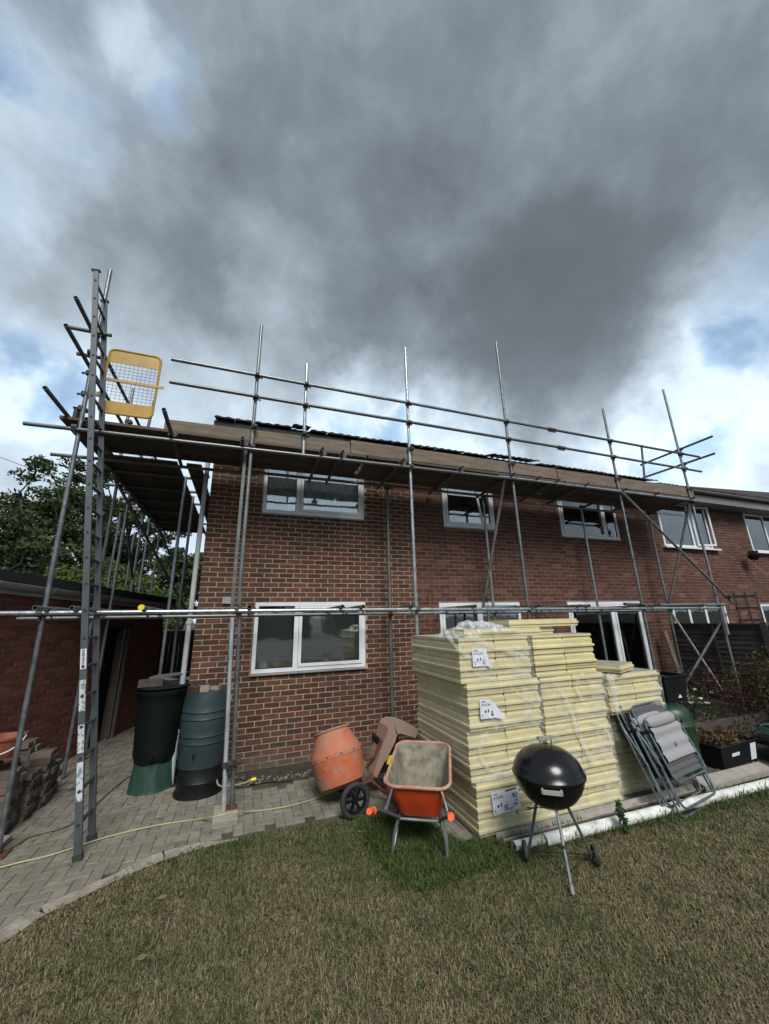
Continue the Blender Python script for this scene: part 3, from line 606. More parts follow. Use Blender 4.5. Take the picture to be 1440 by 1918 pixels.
# roof of the three houses
def roof(house, x0, x1, ye, ze, pitch, run, nind, verge=False, seed=1):
    t = math.tan(R(pitch)); m = MB(); m.prism([(ye,ze-.03),(ye+run,ze-.03+run*t),(8.4+.0,ze-.03),(8.4,ze-.12),(ye+run,ze-.12+run*t),(ye,ze-.12)], x0, x1, 'x')
    rf = obj('roof', m, FELT, house)
    c, s_ = math.cos(R(pitch)), math.sin(R(pitch)); q = random.Random(seed); sh = MB(); w = .30; L_ = .42
    prof = [(0,0),(.035,.012),(.07,.013),(.10,.002),(.155,.002),(.19,.012),(.225,.013),(.26,.002),(w-.004,0)]
    for (x, z) in prof: sh.v += [(x, 0, z+.014), (x, L_, z+.004)]
    k = len(prof); sh.f += [(2*i, 2*i+2, 2*i+3, 2*i+1) for i in range(k-1)]
    o = len(sh.v)
    for (x, z) in prof: sh.v.append((x, 0, -.004))
    sh.f += [(o+i, o+i+1, 2*i+2, 2*i) for i in range(k-1)]; sh.m = [0]*len(sh.f)
    tm = sh.mesh('roof_tile'); tm.materials.append(TILE); n_ = 0; rest = MB()
    rows = int(run/c/.34)
    for r_ in range(rows):
        x = x0-.02
        while x < x1-.1:
            if not (r_ == 0 and q.random() < .0):
                lift = .045*r_ if False else 0
                Mx = Matrix.Translation((x, ye-.05, ze+.005)) @ Matrix.Rotation(R(pitch), 4, 'X') @ Matrix.Translation((q.uniform(-.004,.004), r_*.34+q.uniform(-.012,.012), .016*0+q.uniform(0,.008)+(.05 if r_ == 0 and ((1.0 < x < 1.3) or (x0 < 1 and 4.95 < x < 6.1)) else 0))) @ Matrix.Rotation(R(-2.4), 4, 'X')
                if n_ < nind: obj('roof_tile', tm, None, rf, Mx); n_ += 1
                else: rest.add([Mx @ Vector(v) for v in sh.v], sh.f)
            x += w
    if rest.v: obj('roof_tile', rest, TILE, rf, kind='stuff')
    return rf
roof(house, 0.0, 9.9, -.42, 5.06, 21, 4.4, 33, seed=2)
obj('fascia_board', MB().box(-.02, 9.9, -.40, -.375, 4.80, 5.045), WOODT, house)
obj('soffit', MB().box(0.0, 9.9, -.375, .0, 4.80, 4.815), GREYP, house)
dp = MB().tube((-.075,-.06,0.02), (-.075,-.06,4.62), .034, 16); dp.tube((-.075,-.06,4.62), (-.02,-.3,4.82), .034, 16)
for z in (1.98, 4.2, .6): dp.tube((-.075,-.06,z), (-.075,-.06,z+.05), .040, 16); dp.box(-.12,-.03,-.03,.0,z+.01,z+.04)
obj('downpipe', dp, UPVCG, house, smooth=True)
obj('vent_cover', MB().box(.33,.46,-.03,.0,2.26,2.36), GREYP, house)

# neighbour
h2 = empty('brick_house', (13, 0, 0), 'attached neighbouring brick house on the right with white gutter and open windows', 'house')
OPEN2 = [(10.27,12.14,3.57,4.75), (13.85,15.6,3.57,4.72), (10.03,12.0,1.15,2.19), (13.45,15.2,1.15,2.16)]
w2 = obj('wall', wall_panel(9.9, 17.5, -.05, 4.9, OPEN2), MO2, h2)
lay(bricks(9.9, 17.5, ZB, 4.9, [(a-.004,b+.004,c,d) for a,b,c,d in OPEN2], .03), lambda c: c.z < 1.7, w2, BR2, nind=280, seed=6)
window(h2, 10.28, 12.13, 3.58, 4.74, [11.43], cover='curtain_left', sashes=())
obj('transom_bar', MB().box(10.335,11.395,-.02,.05,4.42,4.47), UPVC, h2)
Mo = Matrix.Translation((11.5,-.02,3.63)) @ Matrix.Rotation(R(-11), 4, 'Z')
cs = MB().box(0,.045,-.03,0,0,1.05,M=Mo).box(.52,.565,-.03,0,0,1.05,M=Mo).box(.045,.52,-.03,0,0,.045,M=Mo).box(.045,.52,-.03,0,1.005,1.05,M=Mo)
obj('open_casement', cs, UPVC, h2, label='casement standing open')
window(h2, 13.86, 15.59, 3.58, 4.71, [14.75], cover=None)
Mo = Matrix.Translation((13.88,-.02,4.68)) @ Matrix.Rotation(R(38), 4, 'X')
obj('open_fanlight', MB().box(0,.04,-.03,0,-.34,0,M=Mo).box(.80,.84,-.03,0,-.34,0,M=Mo).box(.04,.80,-.03,0,-.34,-.30,M=Mo).box(.04,.80,-.03,0,-.04,0,M=Mo), UPVC, h2, label='top light propped open')
window(h2, 10.04, 11.99, 1.16, 2.185, [10.62, 11.22], cover='net')
window(h2, 13.46, 15.19, 1.16, 2.155, [14.3], cover=None)
obj('sill', MB().box(10.2,12.3,-.10,.02,3.53,3.57), UPVC, h2); obj('sill', MB().box(13.8,15.7,-.10,.02,3.53,3.57), UPVC, h2)
roof(h2, 9.9, 17.5, -.42, 5.01, 21, 4.4, 24, seed=4)
obj('fascia_board', MB().box(9.92, 17.5, -.40, -.375, 4.70, 4.96), EAVE, h2)
obj('soffit', MB().box(9.92, 17.5, -.375, .0, 4.70, 4.715), EAVE, h2)
gm = MB(); pr = [(-.06*math.cos(a)-.46, 4.97-.06*math.sin(a)) for a in np.linspace(0, math.pi, 9)]
gm.prism(pr+[(p[0]*.93-.032, p[1]+.004) for p in reversed(pr)], 9.95, 17.5, 'x'); obj('gutter', gm, EAVE, h2, smooth=True)
h3 = empty('brick_house', (20, 0, 0), 'next house along at the far right, only its higher dark roof corner showing', 'house')
obj('wall', MB().box(17.52, 24, .0, 8, -.05, 5.1), BR2, h3)
m = MB(); m.add([(15.9,-.35,5.13),(18.4,-.42,5.45),(24,-.42,5.45),(24,4,7.4),(18.4,4,7.4),(24,8.4,5.45),(17.5,8.4,5.45)], [(0,1,4),(1,2,3,4),(4,3,5,6),(0,4,6)]); obj('roof', m, TILE, h3)

# things on the neighbour's wall
tr = MB()
for z in (1.78,2.08,2.38): tr.box(12.4,13.36,-.035,-.015,z,z+.022)
for x in (12.42,12.87,13.32): tr.box(x,x+.022,-.055,-.036,1.55,2.48)
obj('trellis', tr, COUP, label='rusty brown plant trellis fixed to the neighbour wall between two windows', cat='trellis')
hb = empty('hanging_basket', (13.3,-.25,3.3), 'dark dried hanging basket on a bracket beside the upper right window', 'basket')
obj('bracket', MB().path([(13.3,0,3.62),(13.3,-.25,3.66),(13.3,-.25,3.5)], .008, 6), RUST, hb)
obj('bowl', MB().lathe([(.02,0),(.10,.03),(.15,.12),(.14,.12),(.02,.02)], 16, Matrix.Translation((13.3,-.25,3.30))), BLKP, hb)
V, F, C_ = leafcloud([(13.3+random.uniform(-.12,.12), -.25, 3.42+random.uniform(-.10,.1), .09) for i in range(14)], 36, .1, .03, [(.05,.035,.03),(.035,.03,.022),(.08,.05,.04)], 19)
obj('foliage', npmesh('foliage', V, F, LEAF, C_), None, hb)

# ------------------------------------------------------------------ garage on the left
GA = R(14.8)
Mgar = Matrix.Translation((-1.82-.255*3.6, 1.43-.967*3.6, 0)) @ Matrix.Rotation(math.pi/2-GA, 4, 'Z') @ Matrix.Rotation(R(1.3), 4, 'Y')
garage = empty('garage', Mgar, 'flat roofed red brick garage at the left with pale gutter along its edge', 'garage')
GOP = [(4.20,5.00,-.05,2.05)]
def loc2w(mb_): return mb_
gwall = obj('wall', wall_panel(-1.5, 6.35, -.05, 2.52, GOP, depth=.22), MO2, garage, local=True)
gl_ = bricks(-1.5, 6.35, ZB+.02, 2.50, GOP); lay(gl_, lambda c: False, gwall, BR3, Mgar, nind=299, seed=11)
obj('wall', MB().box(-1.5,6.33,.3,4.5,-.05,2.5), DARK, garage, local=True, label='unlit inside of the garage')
obj('wall', MB().box(6.30,6.35,.012,4.5,-.05,2.5), BR3, garage, local=True, label='end wall of the garage')
gr_ = MB(); gr_.box(-1.6,6.5,-.16,4.6,2.58,2.70); obj('roof', gr_, FELT, garage, local=True)
obj('fascia_board', MB().box(-1.6,6.5,-.045,-.012,2.44,2.578), UPVCG, garage, local=True)
pr = [(-.055*math.cos(a)-.105, 2.565-.075*math.sin(a)) for a in np.linspace(0, math.pi, 9)]
gg = MB(); gg.prism(pr+[(p[0]*.92-.008, p[1]+.005) for p in reversed(pr)], -1.6, 6.5, 'x')
gut = obj('gutter', gg, GREYP, garage, local=True, smooth=True)
for x in np.arange(-1.0, 6.4, .9):
    pr2 = [(-.060*math.cos(a)-.105, 2.567-.081*math.sin(a)) for a in np.linspace(0, math.pi, 9)]
    obj('bracket', MB().prism(pr2+[(p[0]*.99-.001, p[1]+.005) for p in reversed(pr2)], x, x+.03, 'x'), UPVCG, gut, local=True, smooth=True)
obj('door_frame', MB().box(4.14,4.20,-.02,.08,-.0,2.08).box(5.0,5.06,-.02,.08,0,2.08).box(4.14,5.06,-.02,.08,2.05,2.11), FENC, garage, local=True)
Mdoor = Matrix.Translation((4.22,.05,0)) @ Matrix.Rotation(R(100), 4, 'Z')
obj('door', MB().box(0,.76,0,.04,.02,2.03,M=Mdoor), GRNB, garage, local=True, label='dark green side door standing open')

# passage: black gate with gaps, end fence
gate = empty('garden_gate', (-.6,5.2,0), 'tall black boarded gate closing the passage between garage and house', 'gate')
gx = -1.75
while gx < 0.0:
    obj('board', MB().box(gx, gx+.105, 5.2, 5.225, .03, 1.80), BLKP, gate); gx += .112
obj('rail', MB().box(-1.75,0,5.228,5.27,1.5,1.58), BLKP, gate); obj('rail', MB().box(-1.75,0,5.228,5.27,.3,.38), BLKP, gate)
obj('top_rail', MB().box(-1.75,0,5.19,5.25,1.805,1.83), GREYP, gate)

# ------------------------------------------------------------------ trees
def limb(m, a, b, r0, r1, q, seg=5, wob=.12):
    a = Vector(a); b = Vector(b); L_ = (b-a).length; pts = []
    for i in range(seg+1):
        t = i/seg; pts.append(a.lerp(b, t)+Vector((q.uniform(-1,1), q.uniform(-1,1), q.uniform(-.5,.5)))*wob*L_*.18*math.sin(math.pi*t))
    m.path(pts, [r0+(r1-r0)*i/seg for i in range(seg+1)], 7); return pts
def tree(loc, H, base, spread, nl, seed, label, cols, size=.16, per=58, clump=.60, cat='tree', group='trees behind the garage', flat=.6):
    q = random.Random(seed); root = empty('tree', loc, label, cat, group); x0, y0, z0 = loc; m = MB(); tips = []
    top = Vector((x0+q.uniform(-.3,.3), y0, base*.75)); limb(m, loc, top, H*.030, H*.024, q)
    for i in range(nl):
        an = 2*math.pi*i/nl+q.uniform(-.4,.4); el = q.uniform(.25,1.25); rr = spread*math.cos(el)*q.uniform(.7,1.02)
        end = Vector((x0+rr*math.cos(an), y0+rr*math.sin(an), base+(H-base)*math.sin(el)*q.uniform(.75,1.0)))
        p = limb(m, top, end, H*.014, .02, q, 6, .5); 
        for j in range(5):
            s0 = p[2+min(j, 4)]; e2 = s0+Vector((q.uniform(-1,1), q.uniform(-1,1), q.uniform(-.35,.7)))*spread*.36
            p2 = limb(m, s0, e2, H*.005, .012, q, 3, .6); tips += [p2[-1], p2[-2]]
        tips += [p[-1], p[-2]]
    obj('trunk', m, BARK, root, smooth=True)
    cen = [(t.x+q.gauss(0,.15), t.y+q.gauss(0,.15), t.z+q.gauss(0,.12), clump*q.uniform(.6,1.15)) for t in tips]
    V, F, C_ = leafcloud(cen, per, clump, size, cols, seed, flat)
    obj('crown', npmesh('crown', V, F, LEAF, C_), None, root, kind='stuff'); return root
GR = [(.070,.098,.036),(.050,.078,.032),(.090,.115,.044),(.040,.060,.028)]
GR2 = [(.085,.135,.030),(.065,.105,.028),(.10,.15,.04)]
tree((-9.2,14.5,-.05), 9.6, 3.4, 4.0, 17, 21, 'large dark sycamore at the left edge with sky showing through its boughs', GR, per=120, size=.085)
tree((-6.0,15.5,-.05), 9.9, 3.2, 3.5, 16, 22, 'broad dark tree rising behind the ladder and garage roof', GR, per=120, size=.085)
tree((-12.5,16.5,-.05), 8.2, 3.2, 3.4, 9, 25, 'dark tree cut off by the left edge of the view', GR, per=120, size=.09)
tree((-2.2,13.0,-.05), 5.6, 2.0, 1.5, 9, 23, 'smaller tree seen between the scaffold poles at the house corner', GR, per=190, size=.06, clump=.42)
tree((-5.0,11.0,-.05), 4.4, 1.4, 2.0, 9, 27, 'light green bush showing over the garage roof', GR2, per=200, size=.06, clump=.5, cat='bush')
tree((-2.6,9.6,-.05), 3.7, 1.0, 1.3, 9, 28, 'light green bush behind the black passage gate', GR2, per=200, size=.05, clump=.42, cat='bush')

# ------------------------------------------------------------------ scaffolding
TR = .0242; YF, YI = -1.15, -.30
sc = empty('scaffolding', (4.0,-.7,0), 'grey steel tube scaffolding with a boarded platform at eaves height round the house', 'scaffolding')
def tube(name, a, b, m=GALV, r=TR, n=14, **k): return obj(name, MB().tube(a, b, r, n, hollow=True), m, sc, smooth=True, **k)
cpl = MB(); cpl.tube((0,0,-.028),(0,0,.028),.034,12); cpl.tube((-.028,-.05,0),(.028,-.05,0),.034,12); cpl.box(-.022,.022,-.075,-.01,-.022,.022); cpl.tube((.028,.02,.0),(.075,.02,.0),.009,6); cpl.tube((.062,.02,.0),(.074,.02,.0),.016,6); cpl.tube((0,-.04,-.03),(0,-.04,-.075),.009,6); cpl.tube((0,-.04,-.060),(0,-.04,-.072),.016,6); cpl.box(-.036,.036,.0,.014,-.02,.02)
cplm = cpl.mesh('coupler', True); cplm.materials.append(COUP)
def coupler(x, y, z, rz=0.): obj('coupler', cplm, None, sc, Matrix.Translation((x,y,z)) @ Matrix.Rotation(rz, 4, 'Z'))
for x, top in ((.57,6.36),(2.95,6.57),(4.93,7.24),(7.53,6.22),(9.70,7.15)):
    if x == .57: tube('standard', (.672,YF,.07), (.582,YF,2.36), GALVD); tube('standard', (.57,YF,2.20), (.57,YF,top), GALV)
    else: tube('standard', (x,YF,.07), (x,YF,top), GALVB if x in (2.95,) else GALV)
    for z in (2.115, 4.31): coupler(x, YF, z, random.uniform(-.3,.3))
    for z in (5.09, 5.45): coupler(x, YF, z, random.uniform(-.2,.2)); 
    coupler(x, YF-.0, 4.62, .4)
tube('standard', (-1.30,YF,0.02), (-1.44,YF,6.70)); coupler(-1.36,YF,2.12); coupler(-1.42,YF,4.27)
tube('standard', (1.28,YF+.005,4.26), (1.28,YF+.005,5.84), GALVB); coupler(1.28,YF,5.45); coupler(1.28,YF,5.09); coupler(1.28,YF,4.62)
tube('standard', (.592,YF-.06,.07), (.512,YF-.05,2.05), SILV, label='bright new tube leaning beside the corner pole')
obj('standard', MB().box(.475,.515,YF+.10,YF+.14,2.12,4.46), GALVD, sc, label='square grey box section post beside the corner pole')
for x in (2.87, 4.88, 7.40, 9.48): tube('standard', (x,YI,.02), (x,YI,4.30), GALVD if x < 3 else GALV)
tube('standard', (9.50,YI,4.3), (9.62,-.42,6.02), GALVD)
# ledgers
tube('ledger', (-1.90,YF-.045,4.24), (4.95,YF-.045,4.315), GALV); tube('ledger', (4.6,YF-.05,4.325), (9.80,YF-.05,4.34), GALVB)
tube('ledger', (-1.98,YI,4.235), (.70,YI,4.255), GALVD); tube('ledger', (.5,YI-.05,4.26), (5.6,YI-.05,4.27), GALVD); tube('ledger', (5.3,YI-.05,4.21), (9.7,YI-.05,4.20), GALV)
tube('ledger', (-2.6,YF-.05,2.13), (3.1,YF-.05,2.115), GALVB); tube('ledger', (3.0,YF-.052,2.112), (9.62,YF-.052,2.06), GALVB)
tube('ledger', (-1.9,YI-.05,2.085), (2.95,YI-.05,2.075), GALV); tube('ledger', (2.85,YI-.05,2.075), (9.3,YI-.05,2.045), GALV)
for x in (2.87,4.88,7.40,9.48): coupler(x,YI,2.07); coupler(x,YI,4.25)
# guard rails
tube('guard_rail', (-.54,YF-.05,5.44), (5.98,YF-.05,5.45)); tube('guard_rail', (5.95,YF-.05,5.45), (10.29,YF-.05,5.455))
tube('guard_rail', (-.52,YF-.05,5.09), (6.15,YF-.05,5.09)); tube('guard_rail', (6.12,YF-.05,5.09), (10.22,YF-.05,5.08))
for x, z in ((5.96,5.45),(6.13,5.09)): obj('coupler', MB().tube((x-.09,YF-.05,z),(x+.09,YF-.05,z),.033,12).box(x-.08,x+.08,YF-.06,YF-.04,z-.055,z-.03), COUP, sc)
tube('guard_rail', (9.76,-1.81,5.60), (9.76,-.20,5.59)); tube('guard_rail', (9.76,-1.77,5.22), (9.76,-.20,5.25))
coupler(9.73,YF,5.59,1.5); coupler(9.73,YF,5.23,1.5)
# braces
tube('brace', (4.86,YF+.05,4.52), (4.62,YI-.05,2.15), GALVD); tube('brace', (7.46,YF-.10,4.30), (9.98,YF-.10,2.17), GALV)
tube('brace', (9.80,YF+.05,4.48), (9.44,YI-.06,2.16), GALVD); tube('brace', (9.40,YI-.1,1.98), (9.52,YF+.03,.12), GALV); tube('brace', (9.78,YF-.06,1.95), (9.0,YI-.08,.30), GALV)
tube('brace', (4.70,YI-.08,2.10), (4.62,YI-.1,.5), GALVD); tube('standard', (9.66,YF-.07,2.12), (9.66,YF-.07,1.55), GALVB)
coupler(9.86,YF-.1,2.28); coupler(4.66,YI-.1,2.3)
# transoms upper
ub = []
for x in (-1.30,-.42,.45,1.53,1.83,2.78,3.82,4.85,5.40,5.85,6.55,7.55,8.45,9.55):
    y0 = YF-.16 if x > 0 else YF-.12
    if x == -.42: y0 = -1.78
    y1 = -.06 if x in (1.53,1.83,3.82,2.78) else -.14
    tube('transom', (x+(.0 if x != -.42 else .02),y0,4.365), (x,y1,4.30 if x < 5 else 4.28), GALVD, n=12); coupler(x, YF-.02, 4.34, 1.5)
    ub.append(x)
# transoms lower with open ends toward the garden
for x, y0 in ((-1.30,-1.47),(-1.05,-1.33),(-.42,-1.34),(1.84,-1.33),(2.12,-1.33),(2.83,-1.28),(3.85,-1.30),(5.02,-1.31),(5.88,-1.30),(6.08,-1.30),(7.67,-1.3),(9.0,-1.3),(.70,-1.28)):
    z = 2.17-.006*max(x,0)
    t_ = tube('transom', (x,y0,z), (x+.02,-.12 if x > -.5 else .9,z-.01), GALVD if x > -1 else GALV); coupler(x, YF-.03, z-.03, 1.5)
    if x == -.42: obj('end_cap', MB().tube((x,y0-.012,z),(x,y0+.03,z),.031,14), CAPY, t_)
tube('transom', (6.9,-1.29,2.155), (8.1,-.9,2.15), GALVD); tube('transom', (8.2,-1.0,2.14), (9.75,-1.25,2.12), GALVD)
# boards: front platform along x, return platform along y
for r_ in range(4):
    y = -1.13+r_*.235
    for (a, b) in ((-1.62,2.25),(2.27,6.15),(6.17,9.85)):
        a2 = a+random.uniform(-.06,.06) if a > -1 else a; obj('scaffold_board', MB().box(a2, b-.01, y, y+.222, 4.395, 4.433), WOODB, sc)
for c in range(4):
    x = -1.47+c*.245
    for (a, b) in ((-.16,2.4),(2.42,4.72)): obj('scaffold_board', MB().box(x, x+.2435, a, b, 4.345+.002*c, 4.383), WOODB, sc)
obj('scaffold_board', MB().box(-.36, -.15, -.16, 4.75, 4.335, 4.373), WOODB, sc)
# toe boards
for (a, b, z0, z1) in ((-.52,1.98,4.40,4.60),(2.0,6.0,4.44,4.66),(6.02,9.9,4.44,4.665)):
    M_t = Matrix.Identity(4); obj('toe_board', MB().prism([(a,z0-.0),(b,z0+.02),(b,z1+.03 if a < 0 else z1+.01),(a,z1-.02 if a < 0 else z1)], YF+.03, YF+.066, 'y'), WOODT, sc)
obj('toe_board', MB().box(-1.53,-1.49,-1.05,4.7,4.385,4.60), WOODB, sc)
# return run down the side of the house
for (x, y, z0, z1) in ((-1.50,.80,.02,4.32),(-1.50,1.55,.02,5.0),(-1.52,2.75,.02,5.55),(-1.52,3.35,.02,4.4),(-1.52,4.5,.02,5.6),(-.42,.32,.02,4.30),(-.42,1.35,.02,4.3),(-.40,2.55,.02,4.3),(-.40,4.6,.02,4.3),(-2.35,4.2,.02,4.6),(-2.35,5.6,.02,4.4)):
    tube('standard', (x,y,z0), (x,y,z1), GALV if (y*10)%2 > 1 else GALVD)
tube('standard', (-1.46,.60,4.4), (-1.46,.60,5.95)); tube('standard', (-1.30,1.0,4.4), (-1.22,1.0,5.98), GALVD); tube('standard', (-1.1,.9,4.4), (-1.1,.9,4.75))
coupler(-1.46,.60,5.12); coupler(-1.46,.60,5.3,1.5)
tube('guard_rail', (-1.47,-1.73,5.66), (-1.43,4.6,5.45), GALVD); tube('guard_rail', (-1.50,-1.72,5.27), (-1.46,4.6,5.06), GALVD)
tube('ledger', (-1.56,-1.68,4.47), (-1.54,4.9,4.29), GALVD); tube('ledger', (-.47,-.1,4.30), (-.47,4.9,4.27), GALVD); tube('ledger', (-1.44,.0,4.30), (-1.44,4.9,4.27), GALVD)
for y in (.35,1.1,1.9,2.7,3.6,4.6): tube('transom', (-1.75 if y < 3 else -1.62,y,4.315), (-.12,y,4.305), GALVD, n=12)
for y in (.35,1.1,1.9,2.7,3.6): coupler(-1.53,y,4.30)
tube('transom', (-1.72,YF-.06,5.62), (-1.25,YF-.06,5.62), GALVD); tube('transom', (-1.60,YF+.03,5.32), (-1.14,YF+.03,5.32), GALVD)
coupler(-1.43,YF,5.62); coupler(-1.43,YF,5.32); coupler(-1.42,YF,5.05,2.6); coupler(-1.42,YF,4.75,2.6); coupler(-1.42,YF,4.55,2.8)
tube('brace', (-1.50,.58,4.30), (-.46,2.5,2.25), GALV); tube('brace', (-1.45,3.4,4.3), (-.44,4.6,2.2), GALVD); tube('brace', (-1.56,1.6,4.1), (-1.52,3.4,2.2), GALVD)
tube('ledger', (-1.52,.7,2.12), (-1.52,4.8,2.12), GALVD); tube('ledger', (-.45,.2,2.12), (-.45,4.8,2.12), GALVD)
# base plates and sole boards
for x, lab in ((.62,None),(2.95,None),(4.93,None),(7.53,None),(9.70,None)):
    yy = YF if x != .62 else YF-.02
    sb_ = obj('sole_board', MB().box(x-.125,x+.115,yy-.24,yy+.12,.002,.068), SOLE, sc); obj('base_plate', MB().box(x-.03,x+.11,yy-.06,yy+.08,.070,.076), RUST, sc)
obj('base_plate', MB().box(-1.38,-1.22,YF-.08,YF+.08,.002,.012), RUST, sc)
for p in ((.655,-1.15,.50),(.575,-1.21,.50)): coupler(p[0],p[1],p[2],.8)

# ------------------------------------------------------------------ yellow ladder gate
yg = empty('ladder_gate', (-.95,YF,4.45), 'yellow safety gate with wire mesh at the top of the ladder', 'gate')
gx0, gx1, gz0, gz1 = -1.25, -.665, 4.54, 5.46
def rrect(x0, x1, z0, z1, r, n=5):
    P = []
    for cx, cz, a0 in ((x1-r,z1-r,0),(x0+r,z1-r,90),(x0+r,z0+r,180),(x1-r,z0+r,270)):
        for i in range(n+1): a = R(a0+90*i/n); P.append((cx+r*math.cos(a), cz+r*math.sin(a)))
    return P
obj('frame', MB().path([(x,YF,z) for x, z in rrect(gx0,gx1,gz0,gz1,.07)], .015, 8, closed=True), YEL, yg, smooth=True)
top = [(gx0,5.27),(gx1,5.27)]+[(x,z) for x, z in rrect(gx0,gx1,gz0,gz1,.07) if z > 5.38]; bot = [(gx1,4.71),(gx0,4.71)]+[(x,z) for x, z in rrect(gx0,gx1,gz0,gz1,.07) if z < 4.62]
obj('top_plate', MB().prism(top, YF-.004, YF+.004, 'y'), YEL, yg); obj('bottom_plate', MB().prism(bot, YF-.004, YF+.004, 'y'), YEL, yg)
obj('middle_bar', MB().box(gx0,gx1+.085,YF-.022,YF-.010,4.985,5.02), YEL, yg)
wm = MB()
for i in range(1, 12): x = gx0+(gx1-gx0)*i/12; wm.tube((x,YF+.006,4.71),(x,YF+.006,5.27),.0022,5)
for i in range(1, 12): z = 4.71+.56*i/12; wm.tube((gx0,YF+.009,z),(gx1,YF+.009,z),.0022,5)
obj('wire_mesh', wm, MESHB, yg); obj('hinge', MB().box(gx0-.05,gx0,YF-.01,YF+.02,5.2,5.26).box(gx0-.05,gx0,YF-.01,YF+.02,4.75,4.81), YEL, yg)

# ------------------------------------------------------------------ ladder
A0, A1 = Vector((-.58,0,0)), Vector((-1.44,0,6.30)); ld = (A1-A0).normalized(); an = math.atan2(-(A1-A0).x, (A1-A0).z)
Ml = Matrix.Translation((-.58,-1.50,0)) @ Matrix.Rotation(-an, 4, 'Y')
lad = empty('ladder', Ml, 'long grey aluminium ladder with white stickers leaning on the left corner of the scaffold', 'ladder')
LL = (A1-A0).length
obj('stile', MB().box(-.029,.029,-.013,.013,.03,LL), ALU, lad, local=True); obj('stile', MB().box(-.029,.029,.327,.353,.03,LL-.15), ALU, lad, local=True)
for y, zt_ in ((-.0,LL),(.34,LL-.15)):
    obj('foot', MB().box(-.038,.038,y-.018,y+.018,-.0,.045), RUBB, lad, local=True); obj('end_cap', MB().box(-.046,.046,y-.018,y+.018,zt_,zt_+.025), RUBB, lad, local=True)
z = .27
while z < LL-.1:
    obj('rung', MB().tube((0,.014,z),(0,.326,z),.016,10), ALU, lad, local=True, smooth=True)
    obj('rung_socket', MB().tube((0,-.0165,z),(0,-.0130,z),.0145,12), RUBB, lad, local=True); z += .27
def text(s, size, M, parent, m=INK, ext=.0006, local=True):
    cu = bpy.data.curves.new('lettering', 'FONT'); cu.body = s; cu.size = size; cu.extrude = ext; cu.align_x = 'LEFT'
    o = bpy.data.objects.new('lettering', cu); COL.objects.link(o); dg = bpy.context.evaluated_depsgraph_get(); me = bpy.data.meshes.new_from_object(o.evaluated_get(dg)); bpy.data.objects.remove(o)
    me.materials.clear(); me.materials.append(m); return obj('lettering', me, None, parent, M, local=local)
RX = Matrix.Rotation(math.pi/2, 4, 'X')
for z0, z1, s_ in ((1.60,1.79,'WARNING'),(1.22,1.50,None),(.86,1.10,None),(.46,.78,None)):
    st = obj('sticker', MB().box(-.024,.024,-.0155,-.0135,z0,z1), PAPR if s_ else STICK, lad, local=True)
    if s_: text(s_, .036, Matrix.Translation((.012,-.018,z0+.02)) @ RX @ Matrix.Rotation(math.pi/2, 4, 'Z'), st)

# ------------------------------------------------------------------ insulation packs
def board_mesh(flip):
    w, d, h = .445, 1.195, .0865; t = .019
    lv = [(0,0),(.0,.026),(t,.033),(t,.054),(0,.061),(0,h)]
    vs = []
    for (o, z) in lv:
        f = o if not flip else -o*.7; bk = -f
        r_ = o if flip else -o*.7
        vs += [(0-f*.6,0-f,z),(w+f*.6,0-f,z),(w+f*.6,d,z),(0-f*.6,d,z)]
    fs = [(3,2,1,0)]
    for i in range(len(lv)-1):
        for k in range(4): fs.append((i*4+k, i*4+(k+1)%4, (i+1)*4+(k+1)%4, (i+1)*4+k))
    n = len(vs)-4; fs.append((n,n+1,n+2,n+3)); m = MB(); m.add(vs, fs); m.m[0] = 1; m.m[-1] = 1; me = m.mesh('insulation_board'); me.materials.append(PIRF); me.materials.append(FOIL); return me
BM = (board_mesh(False), board_mesh(True)); qp = random.Random(12)
def film_sheet(x0, x1, z0, z1, y, nx=14, nz=8, amp=.006, seed=1, over=.0):
    q = random.Random(seed); vs = []; fs = []
    for j in range(nz+1):
        for i in range(nx+1):
            vs.append((x0+(x1-x0)*i/nx, y-abs(q.gauss(0, amp)), z0+(z1-z0)*j/nz))
    for j in range(nz):
        for i in range(nx): a = j*(nx+1)+i; fs.append((a, a+1, a+nx+2, a+nx+1))
    return MB().add(vs, fs)
def ribbon(pts, w0, w1, y):
    m = MB(); n = len(pts); vs = []
    for i, (x, z) in enumerate(pts):
        a = Vector(pts[max(i-1,0)]); b = Vector(pts[min(i+1,n-1)]); t = (b-a).normalized(); nn = Vector((-t.y, t.x)); w = (w0+(w1-w0)*i/(n-1))*(.7+.5*abs(math.sin(i*1.9)))
        yy = y-.006*abs(math.sin(i*1.3)); vs += [(x-nn.x*w/2, yy, z-nn.y*w/2), (x+nn.x*w/2, yy-.004, z+nn.y*w/2)]
    m.add(vs, [(2*i, 2*i+1, 2*i+3, 2*i+2) for i in range(n-1)]); return m
def arc(cx, cz, rx, rz, a0, a1, n=14): return [(cx+rx*math.cos(R(a0+(a1-a0)*i/n)), cz+rz*math.sin(R(a0+(a1-a0)*i/n))) for i in range(n+1)]
PG = 'shrink wrapped packs of yellow insulation boards in the stack'
packs = {}
ROWN = ['bottom', 'second', 'third', 'top']; COLN = ['left', 'middle', 'right']
specs = []
for c, (x, top_) in enumerate(((2.79,4),(3.715,4),(4.66,3))):
    for t in range(top_):
        dx = {0:(.045,.010,.030,-.020), 1:(.045,.03,.055,.0), 2:(-.05,-.10,.05,0)}[c][t]; dy = {0:(-.01,.012,-.006,.012), 1:(.012,-.008,.018,.0), 2:(.12,.10,-.01,0)}[c][t]
        specs.append((c, t, x+dx, -2.585+dy))
